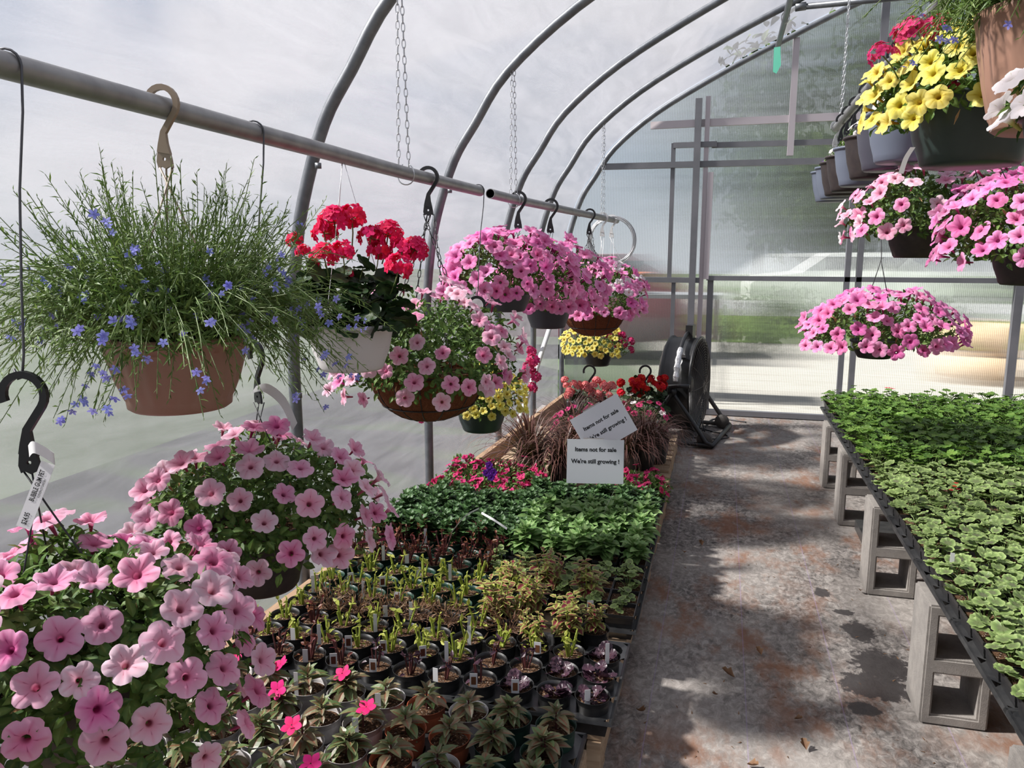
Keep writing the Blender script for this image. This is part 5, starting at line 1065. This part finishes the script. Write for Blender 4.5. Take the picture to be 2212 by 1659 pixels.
# ------------------------------------------------------------------ drum fan
fc = at(1479, 828, 6.2); fh = nrm(np.array([cF[0], cF[1], 0])); ax = nrm(cR * cos(radians(25)) - fh * sin(radians(25))); sdv = nrm(np.cross([0, 0, 1], ax)); Rf = np.stack([sdv, np.array([0, 0, 1.]), ax], -1)   # local Z = axis, Y = up
fan = thing('drum_fan', 'large black drum fan on a wheeled tube stand by the end wall', 'fan', (fc[0], fc[1], 0)); fo = np.array([0, 0, fc[2]]); R_ = .362; D_ = .23
def L2W(p): return np.asarray(p, float) @ Rf.T + fo
g = Geo().lathe([(R_ + .012, -D_ / 2), (R_ + .012, -D_ / 2 + .012), (R_, -D_ / 2 + .016), (R_, D_ / 2 - .016), (R_ + .012, D_ / 2 - .012), (R_ + .012, D_ / 2), (R_ - .006, D_ / 2), (R_ - .01, -D_ / 2), (R_ + .012, -D_ / 2)], 56, 0, fo, R=Rf); link('drum', g.mesh('drum', 'fan_dark'), fan)
for s, nm_ in ((1, 'front_grille'), (-1, 'rear_grille')):
    g = Geo(); a = np.arange(44) * 2 * pi / 44
    for k in range(1, 19):
        r = R_ * k / 18.3; zz_ = s * (D_ / 2 + .045 * (1 - (k / 18.3) ** 2) ** .5); g.tube(L2W(np.stack([r * np.cos(a), r * np.sin(a), 0 * a + zz_], -1)), .0018, 4, closed=True)
    for k in range(12):
        b = k * pi / 6; rr = np.linspace(.03, R_, 7); g.tube(L2W(np.stack([rr * cos(b), rr * sin(b), s * (D_ / 2 + .045 * (1 - (rr / (R_ * 1.02)) ** 2) ** .5)], -1)), .0028, 4)
    link(nm_, g.mesh(nm_, 'fan_grille'), fan)
link('motor', Geo().lathe([(0, -.08), (.075, -.08), (.08, -.04), (.08, .03), (.05, .06), (0, .06)], 24, 0, fo, R=Rf).mesh('motor', 'fan_dark'), fan)
for k in range(3):
    b = k * 2 * pi / 3 + .4; V = []
    for r, w_, tw in ((.06, .05, .6), (.16, .10, .5), (.26, .15, .4), (.335, .16, .3)):
        for e in (-1, 1): aa = b + e * w_ / r / 2 * .9 if r > .1 else b + e * .4; V.append((r * cos(aa), r * sin(aa), e * w_ * tw * .35))
    link('blade', Geo().add(L2W(V), [(0, 1, 3, 2), (2, 3, 5, 4), (4, 5, 7, 6)]).mesh('blade', 'fan_grille'), fan)
for e in (-1, 1):
    x = e * (R_ + .03); c0 = (x, 0, 0); b0 = -fc[2] + .03
    g = Geo().tube(L2W([(x, b0, -.26), (x, b0 + .02, -.22), (x, -.04, -.02), (x, .0, 0)]), .017, 10).tube(L2W([(x, b0, .30), (x, b0 + .02, .26), (x, -.04, .02), (x, .0, 0)]), .017, 10).tube(L2W([(x, b0, -.26), (x, b0, .30)]), .017, 10)
    link('side_frame', g.mesh('side_frame', 'fan_dark' if e < 0 else 'fan_grille'), fan); link('pivot_knob', Geo().tube(L2W([(x - .02 * e, 0, 0), (x + .03 * e, 0, 0)]), .032, 14).mesh('pivot_knob', 'fan_dark'), fan)
    link('wheel', Geo().lathe([(0, -.018), (.055, -.018), (.06, 0), (.055, .018), (0, .018)], 22, 0, L2W((x - .04 * e, b0 + .03, .24)), R=np.stack([Rf[:, 2], Rf[:, 1], Rf[:, 0]], -1)).mesh('wheel', 'fan_grille'), fan)
for z in (-.26, .30): link('cross_bar', Geo().tube(L2W([(-R_ - .03, -fc[2] + .025, z), (R_ + .03, -fc[2] + .025, z)]), .018, 10).mesh('cross_bar', 'fan_dark'), fan)
link('switch_box', Geo().box(L2W((.0, R_ + .035, .03)), (.1, .13, .055), R=Rf).box(L2W((.0, R_ + .07, .03)), (.07, .05, .02), R=Rf).mesh('switch_box', 'fan_dark', False), fan)
# carrying bar standing off the camera side, taped in silver
px_ = (-R_ - .02); arcp = lambda a, r=R_ + .045: (r * sin(a) * -1, r * cos(a), .02)
link('handle', Geo().tube(L2W([arcp(a) for a in np.linspace(.1, 1.35, 14)]), .014, 10).tube(L2W([(-R_ - .06, -.0, -.02), (-R_ - .06, .04, -.02), (-R_ - .06, .05, .06), (-R_ - .06, .05, .13)]), .017, 10).mesh('handle', 'fan_dark'), fan)
link('tape', Geo().tube(L2W([arcp(a) for a in np.linspace(.72, 1.38, 9)]), [.019, .024, .018, .025, .020, .026, .019, .024, .018], 9).mesh('tape', 'silver', False), fan)
link('sticker', Geo().box(L2W((-.275, .245, .03)), (.002, .07, .06), R=Rf @ np.array([[cos(.84), -sin(.84), 0], [sin(.84), cos(.84), 0], [0, 0, 1]])).mesh('sticker', 'whiteplas', False), fan)
cp = [fc[0] + .30, fc[1] - .05]; P = [(fc[0] + .13, fc[1] + .0, .16), (fc[0] + .17, fc[1] - .02, .02)] + [tuple(on_z(x, y, .006)) for x, y in ((1508, 925), (1540, 932), (1565, 938), (1572, 945), (1545, 948), (1500, 945))]
single('power_cord', Geo().tube(smooth_path(P, 5), .005, 6), 'blackpl', 'black power cord looping on the floor beside the drum fan', 'cord')
P = [tuple(on_z(x, y, .006)) for x, y in ((1518, 930), (1535, 908), (1560, 904), (1590, 909), (1612, 912))]; single('power_cord', Geo().tube(smooth_path(P, 5), .006, 6), 'blackpl', 'black cord running from the fan along the foot of the end wall', 'cord')
# ------------------------------------------------------------------ bench
def block(x, y, label):
    """hollow block on end: cores run along Y"""
    t = thing('concrete_block', label, 'block', (x, y, 0), 0, 'bench blocks'); w_, d, h = .19, .19, .39; g = Geo(); e = .032
    xs = [0, e, w_ - e, w_]; zs = [0, .035, .170, .220, .355, h]
    hollow = lambda i, j: i == 1 and j in (1, 3)
    for i in range(3):
        for j in range(5):
            if hollow(i, j): continue
            g.box(((xs[i] + xs[i + 1]) / 2, d / 2, (zs[j] + zs[j + 1]) / 2), (xs[i + 1] - xs[i], d, zs[j + 1] - zs[j]))
    # weld the boxes into one solid skin: keep only outside faces
    import bmesh
    me = g.mesh('block_body', 'block', False); b = bmesh.new(); b.from_mesh(me); bmesh.ops.remove_doubles(b, verts=b.verts, dist=1e-5)
    seen = {}
    for f in b.faces: seen.setdefault(tuple(sorted(v.index for v in f.verts)), []).append(f)
    kill = [f for v in seen.values() if len(v) > 1 for f in v]; bmesh.ops.delete(b, geom=kill, context='FACES')
    bmesh.ops.bevel(b, geom=[e_ for e_ in b.edges if e_.is_manifold and e_.calc_face_angle(0) > .5], offset=.006, segments=2, affect='EDGES'); b.to_mesh(me); b.free()
    for q in ((0, 0),): pass
    for o in [link('block_body', me, t)]: o.location = (0, 0, 0)
BX = .635
for k, y in enumerate((1.60, 2.485, 3.44, 4.325, 5.02)): block(BX + .012, y, 'grey hollow concrete block on end under the bench aisle edge, %s' % NTH[k] if k else 'nearest grey hollow concrete block on end under the bench aisle edge')
for k, y in enumerate((1.60, 2.485, 3.44, 4.325, 5.02)): block(1.52, y, 'grey hollow concrete block on end under the middle of the bench, %s' % NTH[k])
t = thing('bench', 'long low bench of boards carrying the geranium trays', 'bench', (BX, 3.1, 0))
for k in range(9): link('board', Geo().box((.17 + k * .235, .0, .4065), (.20, 4.4, .030)).mesh('board', 'woody', False), t)
lp = thing('black_tray_stack', 'dark flat trays lying on the floor under the bench', 'plant tray', (.95, 4.15, .0)); link('tray_body', Geo().box((0, 0, .03), (.45, .28, .05)).mesh('tray_body', 'tray', False), lp)
ZB = .4225; pb = .108; NC, NR = 14, 33
cols = [BX + .062 + pb * i for i in range(NC)]; rws = [5.19 - pb * j for j in range(NR)]
for i in range(5):
    for j in range(9):
        x0 = BX + .004 + i * pb * 3 + .0 * i; y0 = 5.19 + pb / 2 - (j + 1) * pb * 4
        if proj((x0, y0 + .4, .45))[0] > 2640: continue
        tray(3, 4, pb, pb, x0 + pb * 1.5, y0 + pb * 2, 'black bench tray, %s from the aisle edge, %s from the far end' % (NTH[i], ['first'] [0] if j == 0 else NTH[j]), z=ZB, hh=.045, hole=.038, group='bench trays')
for i, x in enumerate(cols):
    for j, y in enumerate(rws):
        q = proj((x, y, .56))
        if q[0] > 2480 or q[1] > 1850: continue
        far_ = j < 15 or (j < 17 and i > 5)
        plant('potted_geranium', '%s bench geranium, %s from aisle edge, %s row from far end' % ('plain green' if far_ else 'pale-edged', NTH[i], NTH[j]), 'ivygeran' if far_ else 'vargeran', 'blackpot', x, y, ZB + .005, 1.25 if far_ else (1.3 if i > 2 else 1.12), 'young geraniums on the bench', .06, pk='square', r=.050, h=.085)
for px, py, s in ((2065, 1035, .5), (1922, 838, .4), (2068, 1045, .45)):
    pass
t = thing('red_bloom', 'tiny orange-red geranium bloom among the bench plants', 'flower', on_z(2062, 1050, .60)); link('stem', Geo().tube([(0, 0, -.08), (0, 0, 0)], .001, 5).mesh('stem', 'stem'), t)
for q in ((0, 0, 0), (.012, 0, -.01), (-.01, 0, -.015), (.004, 0, .012)): link('petal', fm('scarlet', 'round')[0], t, q, None, .009)
t = thing('red_bloom', 'small red geranium bloom at the far end of the bench', 'flower', on_z(1922, 838, .60)); link('stem', Geo().tube([(0, 0, -.08), (0, 0, 0)], .001, 5).mesh('stem', 'stem'), t)
for q in ((0, 0, 0), (.018, 0, -.004), (-.018, 0, 0)): link('petal', fm('scarlet', 'round')[0], t, q, None, .016)
# ------------------------------------------------------------------ litter on the floor
dl = [Geo().add(T_leaf(.7, 5, .5, -.5, serr=.25)[0], T_leaf(.7, 5)[1], 0, T_leaf(.7, 5)[2]).mesh('dead_leaf', 'deadleaf', False) for _ in range(1)]
spots = [(1587, 1463, .06, 'curled dry leaf in the middle of the aisle'), (1613, 1650, .05, 'crumpled dry leaf at the foot of the picture'), (1517, 1178, .045, 'dark dry leaf in the aisle beside the green plants'), (1480, 1193, .04, 'dry leaf near the aisle edge of the green plants'), (1645, 1415, .045, 'long dry leaf near the wet marks'), (1550, 1500, .03, 'pale dry leaf left of the curled leaf'), (1376, 1533, .05, 'dry brown leaf beside the near tray corner'), (1715, 1552, .035, 'small pale dry leaf below the wet marks'), (1742, 1620, .045, 'twisted dry leaf toward the bench'), (1858, 1275, .04, 'pale dry leaf by a bench block')]
for x, y, s, lab in spots:
    a = RNG.uniform(0, 6); o = link('dead_leaf', dl[0], None, on_z(x, y, .008), [[cos(a), -sin(a), 0], [sin(a), cos(a), 0], [0, 0, 1]], s * .75); tag(o, lab, 'leaf', 'dry leaves on the floor')
k = 900; X = RNG.uniform(-.2, 1.9, k); Y = RNG.uniform(1.0, 6.9, k); D = rdir(k, -.05, .05); g = Geo().scatter(LFN, np.stack([X, Y, 0 * X + .003], -1), frames(D, np.tile([0, 0, 1.], (k, 1))), RNG.uniform(.006, .028, k), 0)
tag(link('plant_litter', g.mesh('plant_litter', 'deadleaf', False)), 'fine brown plant litter scattered over the floor', 'litter', None, 'stuff')
